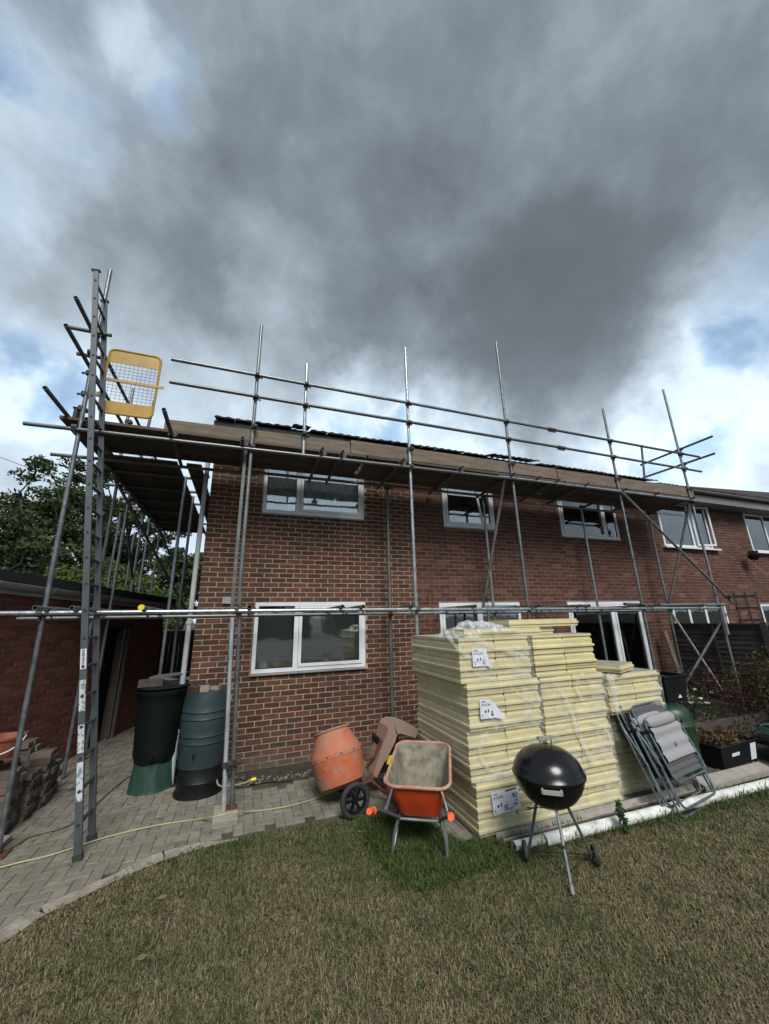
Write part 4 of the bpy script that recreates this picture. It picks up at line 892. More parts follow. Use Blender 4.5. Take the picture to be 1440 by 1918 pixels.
for (c, t, x, y) in specs:
    z = .020+t*(.4395 if c < 2 else .4250); rot = qp.uniform(-.022,.022)
    Mp = Matrix.Translation((x, y, z)) @ Matrix.Rotation(rot, 4, 'Z')
    lab = f'yellow insulation pack, {ROWN[t] if not (c == 2 and t == 2) else "top"} in {COLN[c]} column of stack'
    if c == 0: lab += {0:', label reads 90', 1:', unlabelled', 2:', label corner peeled', 3:', label corner folded'}[t]
    pk = empty('insulation_pack', Mp, lab, 'insulation pack', PG); packs[(c, t)] = pk
    for k in range(5):
        for s_ in range(2):
            jx = qp.uniform(-.005,.005); jy = qp.uniform(-.005,.005)
            obj('insulation_board', BM[(k+s_*0+t) % 2], None, pk, Matrix.Translation((s_*.4495+jx, jy, k*(.0875 if c < 2 else .0850))), local=True)
    fl = film_sheet(-.012, .91, .0, 0.438, -.022, seed=c*7+t); fl.add([(-.014,-.02,0),(-.014,-.02,0.438),(-.014,1.2,0.438),(-.014,1.2,0)], [(0,3,2,1)])
    if not (c == 1 and t == 3): obj('film_wrap', fl, FILM, pk, local=True)
def label_on(pk, x, z, w, h, rot, big, fold):
    Mx = Matrix.Translation((x,-.032,z)) @ Matrix.Rotation(rot, 4, 'Y')
    m = MB()
    if fold: m.prism([(0,0),(w*.62 if fold == 1 else w*.75,0),(w*.98,h*.0),(w*.78 if fold == 1 else w*.55,h),(0,h)], -.001, .001, 'y')
    else: m.box(0,w,-.001,.001,0,h)
    lb = obj('paper_label', m, PAPR, pk, Mx, local=True)
    if fold: obj('folded_corner', MB().add([(w*.70,-.004,0),(w*1.25 if fold == 2 else w*1.0,-.03,-.012),(w*.60,-.006,h),(w*.62,-.002,h*.5)], [(0,1,2,3)]), PAPR, lb, Matrix.Identity(4), local=True)
    T = lambda a, b: Matrix.Translation((a,-.0028,b)) @ RX
    text('Unilin', .024, T(.012,h-.026), lb); text('XT/CW', .034, T(.012,h-.062), lb)
    d = MB()
    for (a, b, ww, hh) in ((.05,.055,.022,.02),(.088,.055,.014,.03),(.02,.012,.008,.03)): d.box(a, a+ww, -.0026, -.0012, b, b+hh)
    if big:
        text('90', .068, T(w-.090,h-.088), lb); text('450', .026, T(w-.066,h-.118), lb); text('1200', .030, T(w-.088,h-.148), lb)
        for k in range(3): d.box(w*.40, w*.40+.045, -.0026, -.0012, .020+k*.016, .028+k*.016); d.box(w*.57, w*.57+.04+.012*k, -.0026, -.0012, .010+k*.008, .013+k*.008)
        d.box(w*.5, w*.9, -.0026, -.0012, h-.018, h-.006)
    else: d.box(w*.56,w*.56+.03,-.0026,-.0012,.05,.064); d.box(w*.56,w*.56+.035,-.0026,-.0012,.022,.042)
    obj('print', d, INK, lb, local=True)
label_on(packs[(0,0)], .155, .165, .315, .185, R(-3), True, 0)
label_on(packs[(0,2)], .115, .11, .225, .175, R(1), False, 2)
label_on(packs[(0,3)], .135, .16, .215, .175, R(1), False, 1)
def strip(pk, pts, w0, w1, y=-.034): obj('film_strip', ribbon(pts, w0, w1, y), FILMW, pk, local=True)
strip(packs[(0,3)], arc(.42,.70,.62,.52,-175,-85), .035, .05); strip(packs[(0,3)], [(.16,.445),(.35,.36),(.55,.30),(.72,.26),(.86,.18)], .05, .03); strip(packs[(0,3)], [(.2,.06),(.4,.03),(.6,.03),(.86,.07)], .03, .02)
strip(packs[(0,2)], arc(.48,.28,.36,.24,-170,20,18), .018, .012); strip(packs[(0,2)], [(.42,.44),(.58,.33),(.72,.23),(.84,.16)], .012, .02)
strip(packs[(0,1)], arc(.42,.26,.32,.22,130,300,18), .02, .03); strip(packs[(0,1)], [(.04,.02),(.3,.03),(.6,.05),(.9,.06)], .05, .03)
strip(packs[(1,2)], [(.10,.43),(.22,.30),(.30,.16),(.34,.02),(.37,-.12),(.44,-.30),(.52,-.44)], .012, .07, -.05); strip(packs[(1,2)], arc(.62,.30,.16,.15,100,235,12), .012, .045, -.04)
strip(packs[(1,1)], arc(.45,.12,.42,.30,150,15,18), .014, .03); strip(packs[(1,1)], arc(.42,.18,.44,.24,-60,20,12), .012, .015)
strip(packs[(2,2)], [(.02,.45),(.06,.3),(.04,.15),(.08,.02)], .10, .06); strip(packs[(2,2)], [(.0,.44),(.3,.40),(.55,.41),(.85,.40)], .03, .02)
# loose boards on top
def loose(M, label, L_=1.195, W_=.445, foil=0):
    t = .012; m = MB(); lv = [(0,0),(.0,.028),(t,.032),(t,.054),(0,.058),(0,.086)]; vs = []
    for (o, z) in lv: vs += [(-o,-o,z),(L_+o,-o,z),(L_+o,W_,z),(-o,W_,z)]
    fs = [(3,2,1,0)]+[(i*4+k, i*4+(k+1)%4, (i+1)*4+(k+1)%4, (i+1)*4+k) for i in range(5) for k in range(4)]+[(20,21,22,23)]
    m.add(vs, fs); m.m[0] = 1; m.m[-1] = 1; return obj('insulation_board', m, [PIRF, FOIL], None, M, label=label, cat='insulation board', group='loose insulation boards lying on the stack')
loose(Matrix.Translation((2.95,-2.40,1.772)) @ Matrix.Rotation(R(2), 4, 'Z'), 'loose yellow board half under film on the left column of the stack', 1.09)
loose(Matrix.Translation((4.06,-2.28,1.774)), 'short yellow offcut beneath the right end of the highest board', .25, .40)
loose(Matrix.Translation((3.63,-2.32,1.862)) @ Matrix.Rotation(R(-1), 4, 'Z'), 'highest loose yellow board, bridging the middle of the stack', 1.04)
loose(Matrix.Translation((4.89,-2.66,1.315)) @ Matrix.Rotation(R(22), 4, 'Z'), 'loose board lying askew on top of the right column', .46, .62)
vs = []; fs = []; q = random.Random(31); nx, ny = 26, 16
for j in range(ny+1):
    for i in range(nx+1):
        u, v = i/nx, j/ny; hgt = .10*math.sin(math.pi*u)**.6*math.sin(math.pi*min(v*1.1,1))**.7
        vs.append((2.80+.86*u+q.gauss(0,.008), -2.50+.75*v+q.gauss(0,.008), 1.775+hgt*(.5+.9*q.random())+(.055 if .35 < u else 0)))
for j in range(ny):
    for i in range(nx): a = j*(nx+1)+i; fs.append((a, a+1, a+nx+2, a+nx+1))
obj('plastic_film', MB().add(vs, fs), FILMC, label='crumpled clear plastic film heaped on top of the left column of the stack', cat='plastic film')

# ------------------------------------------------------------------ cement mixer
mx_ = empty('cement_mixer', (1.95,-1.5,0), 'small dusty orange cement mixer with black wheel beside the brick wall', 'cement mixer')
Md = Matrix.Translation((1.86,-1.36,.135)) @ Matrix.Rotation(R(-10), 4, 'Y') @ Matrix.Rotation(R(-20), 4, 'X')
dr = MB().lathe([(.0,0),(.20,.012),(.262,.05),(.275,.10),(.302,.30),(.305,.315),(.305,.36),(.298,.375),(.215,.565),(.212,.60),(.195,.60),(.198,.565),(.28,.37),(.26,.1),(.0,.05)], 36, Md)
obj('drum', dr, ORG, mx_, smooth=True)
obj('drum_rim', MB().lathe([(.205,.592),(.226,.592),(.226,.612),(.205,.612)], 36, Md, cap=False), HOOD, mx_)
obj('drum_band', MB().lathe([(.3055,.312),(.309,.318),(.309,.357),(.3055,.363)], 36, Md, cap=False), ORG, mx_)
Mw = Matrix.Translation((1.885,-1.76,.165)) @ Matrix.Rotation(R(90), 4, 'X') @ Matrix.Rotation(R(8), 4, 'Y')
def wheel(parent, Mw, r, w, spokes=6, tyre=RUBB, hub=RUBB):
    wh = obj('wheel', MB().lathe([(.02,-w*.45),(r*.17,-w*.45),(r*.17,w*.45),(.02,w*.45)], 16, Mw), hub, parent, smooth=True)
    obj('tyre', MB().lathe([(r*.74,-w*.42),(r*.9,-w*.5),(r*.985,-w*.32),(r,0),(r*.985,w*.32),(r*.9,w*.5),(r*.74,w*.42),(r*.74,-w*.42)], 32, Mw, cap=False), tyre, wh, smooth=True)
    sp = MB(); sp.lathe([(r*.66,-w*.36),(r*.74,-w*.40),(r*.74,w*.40),(r*.66,w*.36),(r*.66,-w*.36)], 32, Mw, cap=False)
    for i in range(spokes):
        a = 2*math.pi*i/spokes; Ms = Mw @ Matrix.Rotation(a, 4, 'Z'); sp.box(r*.12, r*.68, -r*.075, r*.075, -w*.2, w*.3, M=Ms)
    obj('rim', sp, hub, wh, smooth=True); return wh
wheel(mx_, Mw, .165, .055, 6, RUBB, BLKP); wheel(mx_, Matrix.Translation((1.95,-1.16,.165)) @ Matrix.Rotation(R(90), 4, 'X'), .165, .055, 6, RUBB, BLKP)
obj('axle', MB().tube((1.885,-1.75,.165),(1.95,-1.16,.165),.014,10), RUST, mx_)
fr = MB().path([(1.9,-1.45,.165),(2.15,-1.5,.22),(2.32,-1.55,.08),(2.38,-1.85,.02)], .02, 8).path([(1.95,-1.3,.165),(2.3,-1.3,.12),(2.42,-1.2,.02)], .02, 8).path([(2.15,-1.5,.22),(2.30,-1.42,.42)], .02, 8).path([(2.38,-1.85,.02),(2.42,-1.2,.02)], .02, 8)
obj('frame', fr, RUST, mx_, smooth=True)
hm = MB(); P = [(2.17,.26,.055),(2.25,.45,.09),(2.32,.62,.13),(2.36,.74,.14),(2.44,.79,.13),(2.56,.77,.12),(2.70,.71,.11),(2.76,.675,.10)]
yo, yi = -1.50, -1.20; rows = []
for i, (x, z, w) in enumerate(P):
    a = P[max(i-1,0)]; b = P[min(i+1,len(P)-1)]; t = Vector((b[0]-a[0], b[1]-a[1])).normalized(); nn = Vector((t.y, -t.x)); rows.append([(x,yi,z),(x,yo,z),(x+nn.x*w,yo,z+nn.y*w),(x+nn.x*w,yo+.006,z+nn.y*w),(x+nn.x*.006,yo+.006,z+nn.y*.006),(x+nn.x*.006,yi,z+nn.y*.006)])
vs = sum(rows, []); hm.add(vs, [(i*6+k, i*6+(k+1)%6, (i+1)*6+(k+1)%6, (i+1)*6+k) for i in range(len(P)-1) for k in range(6)])
bt = MB()
for k in range(12):
    a = 2*math.pi*k/12; p0 = Md @ Vector((.300*math.cos(a), .300*math.sin(a), .338)); p1 = Md @ Vector((.316*math.cos(a), .316*math.sin(a), .338)); bt.tube(p0, p1, .009, 6)
obj('bolt', bt, RUST, mx_)
obj('motor_hood', hm, HOOD, mx_, smooth=True)
obj('motor', MB().box(2.28,2.52,-1.42,-1.15,.25,.60), BLKP, mx_); obj('warning_plate', MB().box(2.36,2.50,-1.425,-1.421,.33,.42), CAPY, mx_)
obj('drum_yoke', MB().path([(2.12,-1.36,.40),(2.24,-1.40,.42),(2.30,-1.45,.60)], .026, 8), RUST, mx_, smooth=True)
hd = obj('tilt_handle', MB().path([(2.74,-1.36,.67),(2.86,-1.38,.655),(2.96,-1.40,.63)], .010, 8), RUST, mx_, smooth=True); obj('grip', MB().tube((2.84,-1.378,.66),(2.96,-1.40,.63),.016,10), RUBB, hd)

# ------------------------------------------------------------------ wheelbarrow
Mb = Matrix.Translation((2.19,-2.66,0)) @ Matrix.Rotation(math.atan2(-.52,.855), 4, 'Z')
wb = empty('wheelbarrow', Mb, 'orange wheelbarrow with cement crusted tray and bright orange grips on the grass', 'wheelbarrow')
def ring(v0, v1, hw0, hw1, z0, z1, rc, n=6):
    """rounded quad: near edge at v0 half-width hw0 height z0, far edge v1"""
    P = []
    for (cx, cv, a0) in ((1,1,0),(-1,1,90),(-1,0,180),(1,0,270)):
        for i in range(n+1):
            a = R(a0+90*i/n); hw = hw1 if cv else hw0; vb = v1-rc if cv else v0+rc; x = cx*(hw-rc)+rc*math.cos(a); v = vb+rc*math.sin(a)
            z = z0+(z1-z0)*(v-v0)/(v1-v0); P.append((x, v, z))
    return P
def loft(rs, close_last=True, flip=False):
    m = MB(); n = len(rs[0]); vs = sum(rs, []); fs = [(i*n+k, i*n+(k+1)%n, (i+1)*n+(k+1)%n, (i+1)*n+k) for i in range(len(rs)-1) for k in range(n)]
    if close_last: fs.append(tuple((len(rs)-1)*n+k for k in range(n)))
    return m.add(vs, fs)
rimr = ring(0,.70,.285,.27,.545,.70,.10); rimo = ring(-.022,.725,.305,.292,.545,.705,.11)
mid = ring(.05,.56,.235,.215,.40,.46,.09); low = ring(.10,.44,.18,.165,.285,.295,.07)
outer = loft([rimr, [(x*1.0,v,z-.012) for x,v,z in rimr], mid, low]); 
inner = loft([[(x*.985,.01+v*.975,z+.002) for x,v,z in rimr], [(x*.95,.008+v*.98,z+.012) for x,v,z in mid], [(x*.95,v,z+.02) for x,v,z in low]])
tray = obj('tray', outer, ORGT, wb, local=True, smooth=True); obj('cement_lining', inner, CEMT, tray, local=True, smooth=True)
obj('tray_rim', MB().path([(a[0],a[1],a[2]) for a in [tuple((p+q_)/2 for p, q_ in zip(r1, r2)) for r1, r2 in zip(rimr, rimo)]], .015, 8, closed=True), ORGR, wb, local=True, smooth=True)
for s_ in (-1, 1):
    obj('frame_tube', MB().path([(s_*.31,-.36,.50),(s_*.30,-.20,.44),(s_*.20,.02,.31),(s_*.185,.10,.262),(s_*.17,.45,.25),(s_*.06,.92,.20)], .0145, 10), GALV, wb, local=True, smooth=True)
    obj('grip', MB().tube((s_*.315,-.46,.535),(s_*.309,-.33,.487),.023,14).lathe([(.0,0),(.028,.0),(.028,.012),(0,.012)],14,Matrix.Translation((s_*.309,-.33,.487)) @ Matrix.Rotation(R(70),4,'X')), ORGG, wb, local=True, smooth=True)
    lg = MB().path([(s_*.19,.10,.27),(s_*.225,.06,.15),(s_*.24,.03,.01)], .013, 8).path([(s_*.19,.34,.26),(s_*.22,.22,.15),(s_*.24,.07,.01)], .013, 8).path([(s_*.24,.03,.008),(s_*.24,.07,.008)], .013, 8)
    obj('leg', lg, GALV, wb, local=True, smooth=True)
    obj('stay', MB().path([(s_*.22,-.01,.53),(s_*.265,-.05,.40),(s_*.26,-.10,.39)], .0125, 8), GALV, wb, local=True, smooth=True)
obj('cross_brace', MB().path([(-.195,.10,.258),(.195,.10,.258)], .012, 8), GALV, wb, local=True, smooth=True)
wheel(wb, Mb @ Matrix.Translation((0,.92,.19)) @ Matrix.Rotation(R(90), 4, 'Y'), .185, .08, 5, RUBB, GALVD)

# ------------------------------------------------------------------ kettle barbecue
BC = Vector((3.20,-3.19,0)); bq = empty('barbecue', BC, 'black kettle barbecue on three silver legs standing on the lawn', 'barbecue')
Mq = Matrix.Translation((3.20,-3.19,.685)); Rk = .288
bowl = [(.0,-.245),(.06,-.243),(.13,-.222),(.20,-.172),(.25,-.110),(.277,-.05),(.285,-.005),(.292,.0)]
obj('bowl', MB().lathe(bowl, 48, Mq, cap=False), ENAM, bq, smooth=True)
lid = [(.297,-.004),(.298,.012),(.288,.02),(.278,.062),(.248,.115),(.20,.160),(.13,.195),(.06,.210),(.0,.213)]
ld_ = obj('lid', MB().lathe(lid, 48, Mq, cap=False), ENAM, bq, smooth=True)
Mh = Matrix.Translation((3.20,-3.19,.90)) @ Matrix.Rotation(R(-8), 4, 'Z')
obj('handle_bracket', MB().path([(-.055,-.02,-.015),(-.055,-.02,.055)], .005, 6).path([(.055,-.02,-.015),(.055,-.02,.055)], .005, 6).path([(-.055,-.02,-.01),(.055,-.02,-.01)], .005, 6), CHFR, ld_, Mh)
obj('handle', MB().box(-.072,.072,-.036,-.004,.052,.074), GREYP, ld_, Mh); obj('vent', MB().lathe([(0,0),(.045,0),(.045,.006),(0,.008)], 20, Matrix.Translation((3.29,-3.10,.880)) @ Matrix.Rotation(R(24), 4, 'Y')), BLKP, ld_)
Mf = Matrix.Translation((3.20,-3.19,.675)) @ Matrix.Rotation(R(-38), 4, 'Z')
obj('side_handle', MB().box(-.07,.07,-.335,-.305,-.03,-.006).box(-.078,-.062,-.335,-.28,-.026,-.004).box(.062,.078,-.335,-.28,-.026,-.004), GREYP, bq, Mf)
feet = [(3.08,-3.44,.0),(3.06,-3.00,.07),(3.50,-3.24,.07)]
for i, f_ in enumerate(feet):
    d = Vector((f_[0]-3.20, f_[1]+3.19, 0)).normalized(); t_ = Vector((3.20,-3.19,.50))+d*.11
    lg_ = obj('leg', MB().tube(t_, f_, .0125, 12), GALVB if i == 0 else CHFR, bq, smooth=True)
    if i == 0: obj('foot_cap', MB().tube(Vector(f_)+(t_-Vector(f_)).normalized()*.05, f_, .0145, 12), GREYP, lg_); obj('leg_joint', MB().tube(t_.lerp(Vector(f_),.48), t_.lerp(Vector(f_),.52), .0155, 12), RUBB, lg_)
ax = (Vector(feet[2])-Vector(feet[1])).normalized()
for f_, s_ in ((feet[1],-1),(feet[2],1)):
    c_ = Vector(f_)+ax*.03*s_; Mx = Matrix.Translation(c_) @ ax.to_track_quat('Z', 'Y').to_matrix().to_4x4(); wheel(bq, Mx, .072, .032, 0, RUBB, RUBB)
obj('axle', MB().tube(feet[1], feet[2], .006, 8).tube((3.10,-3.395,.10), Vector(feet[1])+Vector((0,0,.02)), .003, 6).tube((3.10,-3.395,.10), Vector(feet[2])+Vector((0,0,.02)), .003, 6), BLKP, bq)
obj('vent_lever', MB().path([(3.20,-3.19,.43),(3.05,-3.19,.455),(2.99,-3.19,.462),(2.95,-3.185,.474),(2.93,-3.185,.468),(2.95,-3.185,.456),(2.99,-3.19,.460)], .004, 6), BLKP, bq)

# ------------------------------------------------------------------ folded loungers
def lounger(o, ex, lean, label, seed):
    ex = Vector(ex).normalized(); up = Vector(lean).normalized(); nn = ex.cross(up).normalized()   # nn points to the garden
    Mx = Matrix(((ex.x,up.x,nn.x,o[0]),(ex.y,up.y,nn.y,o[1]),(ex.z,up.z,nn.z,o[2]),(0,0,0,1)))
    # local: x width, y up along the folded chair, z outwards
    r_ = empty('folding_chair', Mx, label, 'folding chair', 'folded grey garden loungers leaning on the stack')
    w = .365
    def U(y0, y1, z, ww, rad=.07, flipy=False, name='frame_tube', r=.011):
        P = [(-ww,y1,z),(-ww,y0+rad,z)]+[(-ww+rad-rad*math.cos(R(a)), y0+rad-rad*math.sin(R(a)), z) for a in (30,60)]+[(-ww+rad,y0,z),(ww-rad,y0,z)]+[(ww-rad+rad*math.sin(R(a)), y0+rad-rad*math.cos(R(a)), z) for a in (30,60)]+[(ww,y0+rad,z),(ww,y1,z)]
        if flipy: P = [(x, y0+y1-y, zz_) for x, y, zz_ in P]
        return obj(name, MB().path(P, r, 8), CHFR, r_, local=True, smooth=True)
    U(.005,.86,-.05,w+.03); U(.07,.80,.0,w+.005); U(.28,.84,.05,w-.02); U(.55,1.02,-.02,w-.03,flipy=True); U(.50,.97,-.06,w,flipy=True)
    for s_ in (-1, 1):
        obj('armrest', MB().box(s_*(w+.035)-.016, s_*(w+.035)+.016, .62,.98,-.075,-.05), BLKP, r_, local=True)
        obj('side_tube', MB().path([(s_*(w+.02),.10,-.02),(s_*(w+.03),.45,.02),(s_*(w+.02),.80,-.05)], .010, 8), CHFR, r_, local=True, smooth=True)
        obj('hinge', MB().tube((s_*(w+.0),.76,-.06),(s_*(w+.0),.76,.07),.020,10).tube((s_*(w+.01),.44,-.02),(s_*(w+.01),.44,.03),.016,10), BLKP, r_, local=True)
    def cloth(name, y0, y1, z, ww, amp, m, waves=2.5):
        nx, ny = 10, 22; vs = []; fs = []
        for j in range(ny+1):
            for i in range(nx+1):
                u, v = i/nx, j/ny; vs.append(((-ww+2*ww*u), y0+(y1-y0)*v, z+amp*math.sin(v*math.pi*2*waves+.6)*(.6+.4*v)-.012*math.sin(math.pi*u)))
        for j in range(ny):
            for i in range(nx): a = j*(nx+1)+i; fs.append((a, a+1, a+nx+2, a+nx+1))
        return obj(name, MB().add(vs, fs), m, r_, local=True, smooth=True)
    cloth('seat_sling', .46,.78,.060,w-.06,.010, FABL); cloth('back_sling', .78,1.01,-.015,w-.055,.004, FABD); cloth('leg_sling', .31,.46,.030,w-.06,.006, FABD); cloth('rear_sling', .30,.95,-.045,w-.03,.004, FABD)
    pl = MB(); vs = []; n = 14
    for i in range(11):
        x = -w*.80+w*1.60*i/10; k = math.sqrt(max(1-abs(i/5-1)**10,.25))
        vs += [(x, (.835+.062*k*math.cos(2*math.pi*j/n)), .045+.045*k*math.sin(2*math.pi*j/n)) for j in range(n)]
    pl.add(vs, [(i*n+j, i*n+(j+1)%n, (i+1)*n+(j+1)%n, (i+1)*n+j) for i in range(10) for j in range(n)]+[tuple(reversed(range(n))), tuple(10*n+j for j in range(n))])
    obj('head_cushion', pl, FABL, r_, local=True, smooth=True)
    cd = MB()
    for s_ in (-1, 1):
        for k in range(8):
            y = .48+k*.04; cd.path([(s_*(w-.065),y,.06),(s_*(w-.02),y+.015,.052)], .004, 5)
        for k in range(4): y = .32+k*.04; cd.path([(s_*(w-.065),y,.03),(s_*(w-.02),y+.012,.05)], .004, 5)
    obj('elastic_cord', cd, BLKP, r_, local=True)
    obj('round_badge', MB().lathe([(0,0),(.022,0),(.022,.002),(0,.003)], 18, Matrix.Translation((.02,.585,.056))), CHFR, r_, local=True)
lounger((5.31,-3.02,.015), (.985,.165,0), (-.07,.37,.93), 'front folded grey lounger leaning against the right end of the stack', 1)
lounger((5.22,-2.93,.015), (.985,.165,0), (-.07,.37,.93), 'second folded grey lounger, half hidden behind the front one', 2)

# ------------------------------------------------------------------ water butts and barrels
bb = empty('water_barrel', (.25,-.38,0), 'blue grey ribbed plastic barrel on a black stand by the house corner', 'barrel')
def rib(z, r, d=.010): return [(r,z-.018),(r-d,z-.014),(r-d,z-.004),(r+.004,z+.002),(r,z+.012)]
prof = [(.0,.30),(.262,.30),(.266,.33),(.276,.42),(.284,.50)]+rib(.57,.288)+rib(.65,.290)+[(.291,.72)]+rib(.84,.289)+rib(.92,.285)+[(.278,1.0),(.266,1.09),(.258,1.13),(.256,1.145),(.0,1.145)]
obj('body', MB().lathe(prof, 44, Matrix.Translation((.28,-.35,0))), BLUEB, bb, smooth=True)
obj('stand', MB().lathe([(.288,0),(.288,.022),(.266,.03),(.260,.14),(.266,.15),(.258,.16),(.254,.295),(.262,.305),(.0,.305)], 36, Matrix.Translation((.28,-.35,0))), BLKP, bb, smooth=True)
tp = obj('tap', MB().tube((.20,-.66,.47),(.20,-.60,.47),.012,8).tube((.20,-.655,.48),(.20,-.655,.44),.010,8), BLKP, bb)
kb = empty('water_butt', (-.30,.02,0), 'black water butt standing on a pale green stand in the passage', 'water butt')
prof = [(.0,.30),(.235,.30),(.24,.33),(.262,.40)]
for k in range(8): prof += [(.262+.004*k,.45+k*.07),(.2635+.004*k,.462+k*.07),(.2635+.004*k,.49+k*.07)]
prof += [(.30,1.08),(.315,1.10),(.315,1.14),(.29,1.16),(.0,1.17)]
obj('body', MB().lathe(prof, 40, Matrix.Translation((-.30,.02,0))), BLKG, kb, smooth=True)
st = MB(); n = 24; rs = []
for (r, z) in ((.268,0),(.260,.03),(.232,.29),(.232,.31)):
    rs.append([(-.30+(r+.010*((k//2) % 2))*math.cos(2*math.pi*k/n), .02+(r+.010*((k//2) % 2))*math.sin(2*math.pi*k/n), z) for k in range(n)])
obj('stand', loft(rs), GRNS, kb); obj('tap', MB().tube((-.30,-.27,.42),(-.30,-.33,.42),.014,8).tube((-.30,-.325,.435),(-.30,-.325,.385),.011,8), BLKP, kb); obj('lid', MB().lathe([(0,1.172),(.31,1.172),(.325,1.18),(.30,1.20),(0,1.205)], 36, Matrix.Translation((-.30,.02,0))), BLKP, kb, smooth=True)
# rubbish lying on the two lids
obj('stone_slab', MB().box(-.58,-.30,-.18,-.06,1.206,1.29, M=Matrix.Translation((0,0,0)) @ Matrix.Rotation(.03,4,'Z')), PAVD, label='grey stone block lying on the black water butt lid', cat='stone block')
obj('plank', MB().box(-.30,.35,-.03,.03,0,.035, M=Matrix.Translation((-.18,.0,1.25)) @ Matrix.Rotation(R(4),4,'Y') @ Matrix.Rotation(R(10),4,'Z')), GALVD, label='weathered grey plank across the black water butt', cat='plank')
obj('slate', MB().box(-.22,.22,-.10,.10,0,.02, M=Matrix.Translation((-.26,.06,1.30)) @ Matrix.Rotation(R(-5),4,'Y') @ Matrix.Rotation(R(-16),4,'Z')), GALVD, label='dark slate on top of the stone block and plank', cat='slate')
for (x, y, a, w, l, h, m_, lab) in ((.13,-.42,.5,.12,.20,.055,BR1,'reddish broken brick leaning at the left on the blue barrel'),(.24,-.50,.05,.105,.08,.07,SOLE,'pale perforated brick end standing in the middle of the blue barrel lid'),(.36,-.42,-.4,.13,.07,.045,CONC,'pale broken stone at the right on the blue barrel'),(.28,-.30,-.2,.21,.10,.06,BR1,'whole red brick lying at the back of the blue barrel lid')):
    obj('brick', MB().box(-w/2,w/2,-l/2,l/2,0,h,M=Matrix.Translation((x,y,1.147)) @ Matrix.Rotation(a,4,'Z')), m_, label=lab, cat='brick')
gbx = empty('water_barrel', (6.17,-2.22,0), 'dark green round topped water barrel behind the folded chairs', 'barrel')
prof = [(.0,0),(.235,0),(.246,.03),(.250,.20),(.256,.21),(.256,.222),(.250,.232),(.252,.55),(.258,.56),(.258,.572),(.250,.582),(.246,.66),(.225,.74),(.18,.785),(.10,.80),(.0,.80)]
obj('body', MB().lathe(prof, 44, Matrix.Translation((6.17,-2.22,0))), GRNB, gbx, smooth=True)
obj('bung_hole', MB().lathe([(0,0),(.04,0),(.04,.012),(0,.012)], 18, Matrix.Translation((6.02,-2.385,.69)) @ Matrix.Rotation(R(-42),4,'Z') @ Matrix.Rotation(R(72),4,'X')), INK, gbx)
bxp = empty('planter_box', (6.35,-2.05,.80), 'black square plastic planter standing on the green barrel', 'planter')
pm = MB(); s0, s1 = .19, .235
pm.add([(6.35-s0,-2.05-s0,.80),(6.35+s0,-2.05-s0,.80),(6.35+s0,-2.05+s0,.80),(6.35-s0,-2.05+s0,.80),(6.35-s1,-2.05-s1,1.14),(6.35+s1,-2.05-s1,1.14),(6.35+s1,-2.05+s1,1.14),(6.35-s1,-2.05+s1,1.14)], [(3,2,1,0),(0,1,5,4),(1,2,6,5),(2,3,7,6),(3,0,4,7)])
obj('box', pm, BLKP, bxp); obj('rim', MB().box(6.10,6.60,-2.30,-2.27,1.13,1.15).box(6.10,6.60,-1.83,-1.80,1.13,1.15).box(6.10,6.13,-2.27,-1.83,1.13,1.15).box(6.57,6.60,-2.27,-1.83,1.13,1.15), BLKP, bxp)
obj('logo', MB().prism([(6.36,.86),(6.43,.86),(6.415,.885),(6.40,.90),(6.385,.885)], -2.262, -2.257, 'y'), PAPR, bxp)
obj('soil', MB().box(6.14,6.56,-2.26,-1.84,1.08,1.10), SOIL, bxp)

# ------------------------------------------------------------------ pipes and gutter in front of the stack
tg = MB(); pr = [(-2.72-.062*math.cos(a), .070-.060*math.sin(a)) for a in np.linspace(0.1, math.pi-.1, 10)]
tg.prism([(p[0]-.0,p[1]) for p in pr]+[(p[0]*1.0+(-2.72-p[0])*.06,p[1]+.006) for p in reversed(pr)], 2.97, 6.9, 'x')
obj('gutter_length', tg, TROU, label='long dusty grey half round gutter lying along the foot of the stack', cat='gutter', smooth=True)
def pipe(x0, x1, y0, y1, z, r, label):
    obj('pipe', MB().tube((x0,y0,z),(x1,y1,z),r,24,hollow=True), PIPE, label=label, cat='pipe', smooth=True)
pipe(3.03, 3.75, -2.84, -2.86, .035, .038, 'short white pipe end at the left corner of the stack')
pipe(3.34, 7.3, -2.87, -2.96, .036, .050, 'long white drain pipe lying in the grass before the stack')
obj('fascia_length', MB().prism([(-2.80,.085),(-2.66,.125),(-2.655,.120),(-2.79,.078),(-2.79,.03),(-2.80,.03)], 5.7, 7.0, 'x'), TROU, label='pale folded fascia strip at the right end of the white pipes', cat='fascia')

# ------------------------------------------------------------------ paver stack, bucket, block, hoses
qv = random.Random(5); ps = empty('paver_stack', (-1.55,-.35,0), 'untidy stack of reused paving blocks against the garage wall', 'paving blocks')
pbm = MB().box(0,.2,0,.1,0,.06).mesh('paving_block'); pbm.materials.append(PAVD)
for (x0, y0, nx_, lv) in ((-2.05,-.80,3,11),(-2.02,-.45,3,9),(-1.98,-.18,3,11),(-1.80,.08,2,6)):
    for k in range(lv):
        for i in range(nx_-(1 if k > lv-3 and nx_ > 2 else 0)):
            for j in range(2):
                a = qv.uniform(-.05,.05); obj('paving_block', pbm, None, ps, Matrix.Translation((x0+i*.208+qv.uniform(-.012,.012)+(.018 if k % 2 else 0), y0+j*.115+qv.uniform(-.015,.015), .001+k*.0635)) @ Matrix.Rotation(a, 4, 'Z'))
bk = empty('bucket', (-1.57,-.75,.68), 'terracotta coloured bucket with white handle on the paver stack', 'bucket')
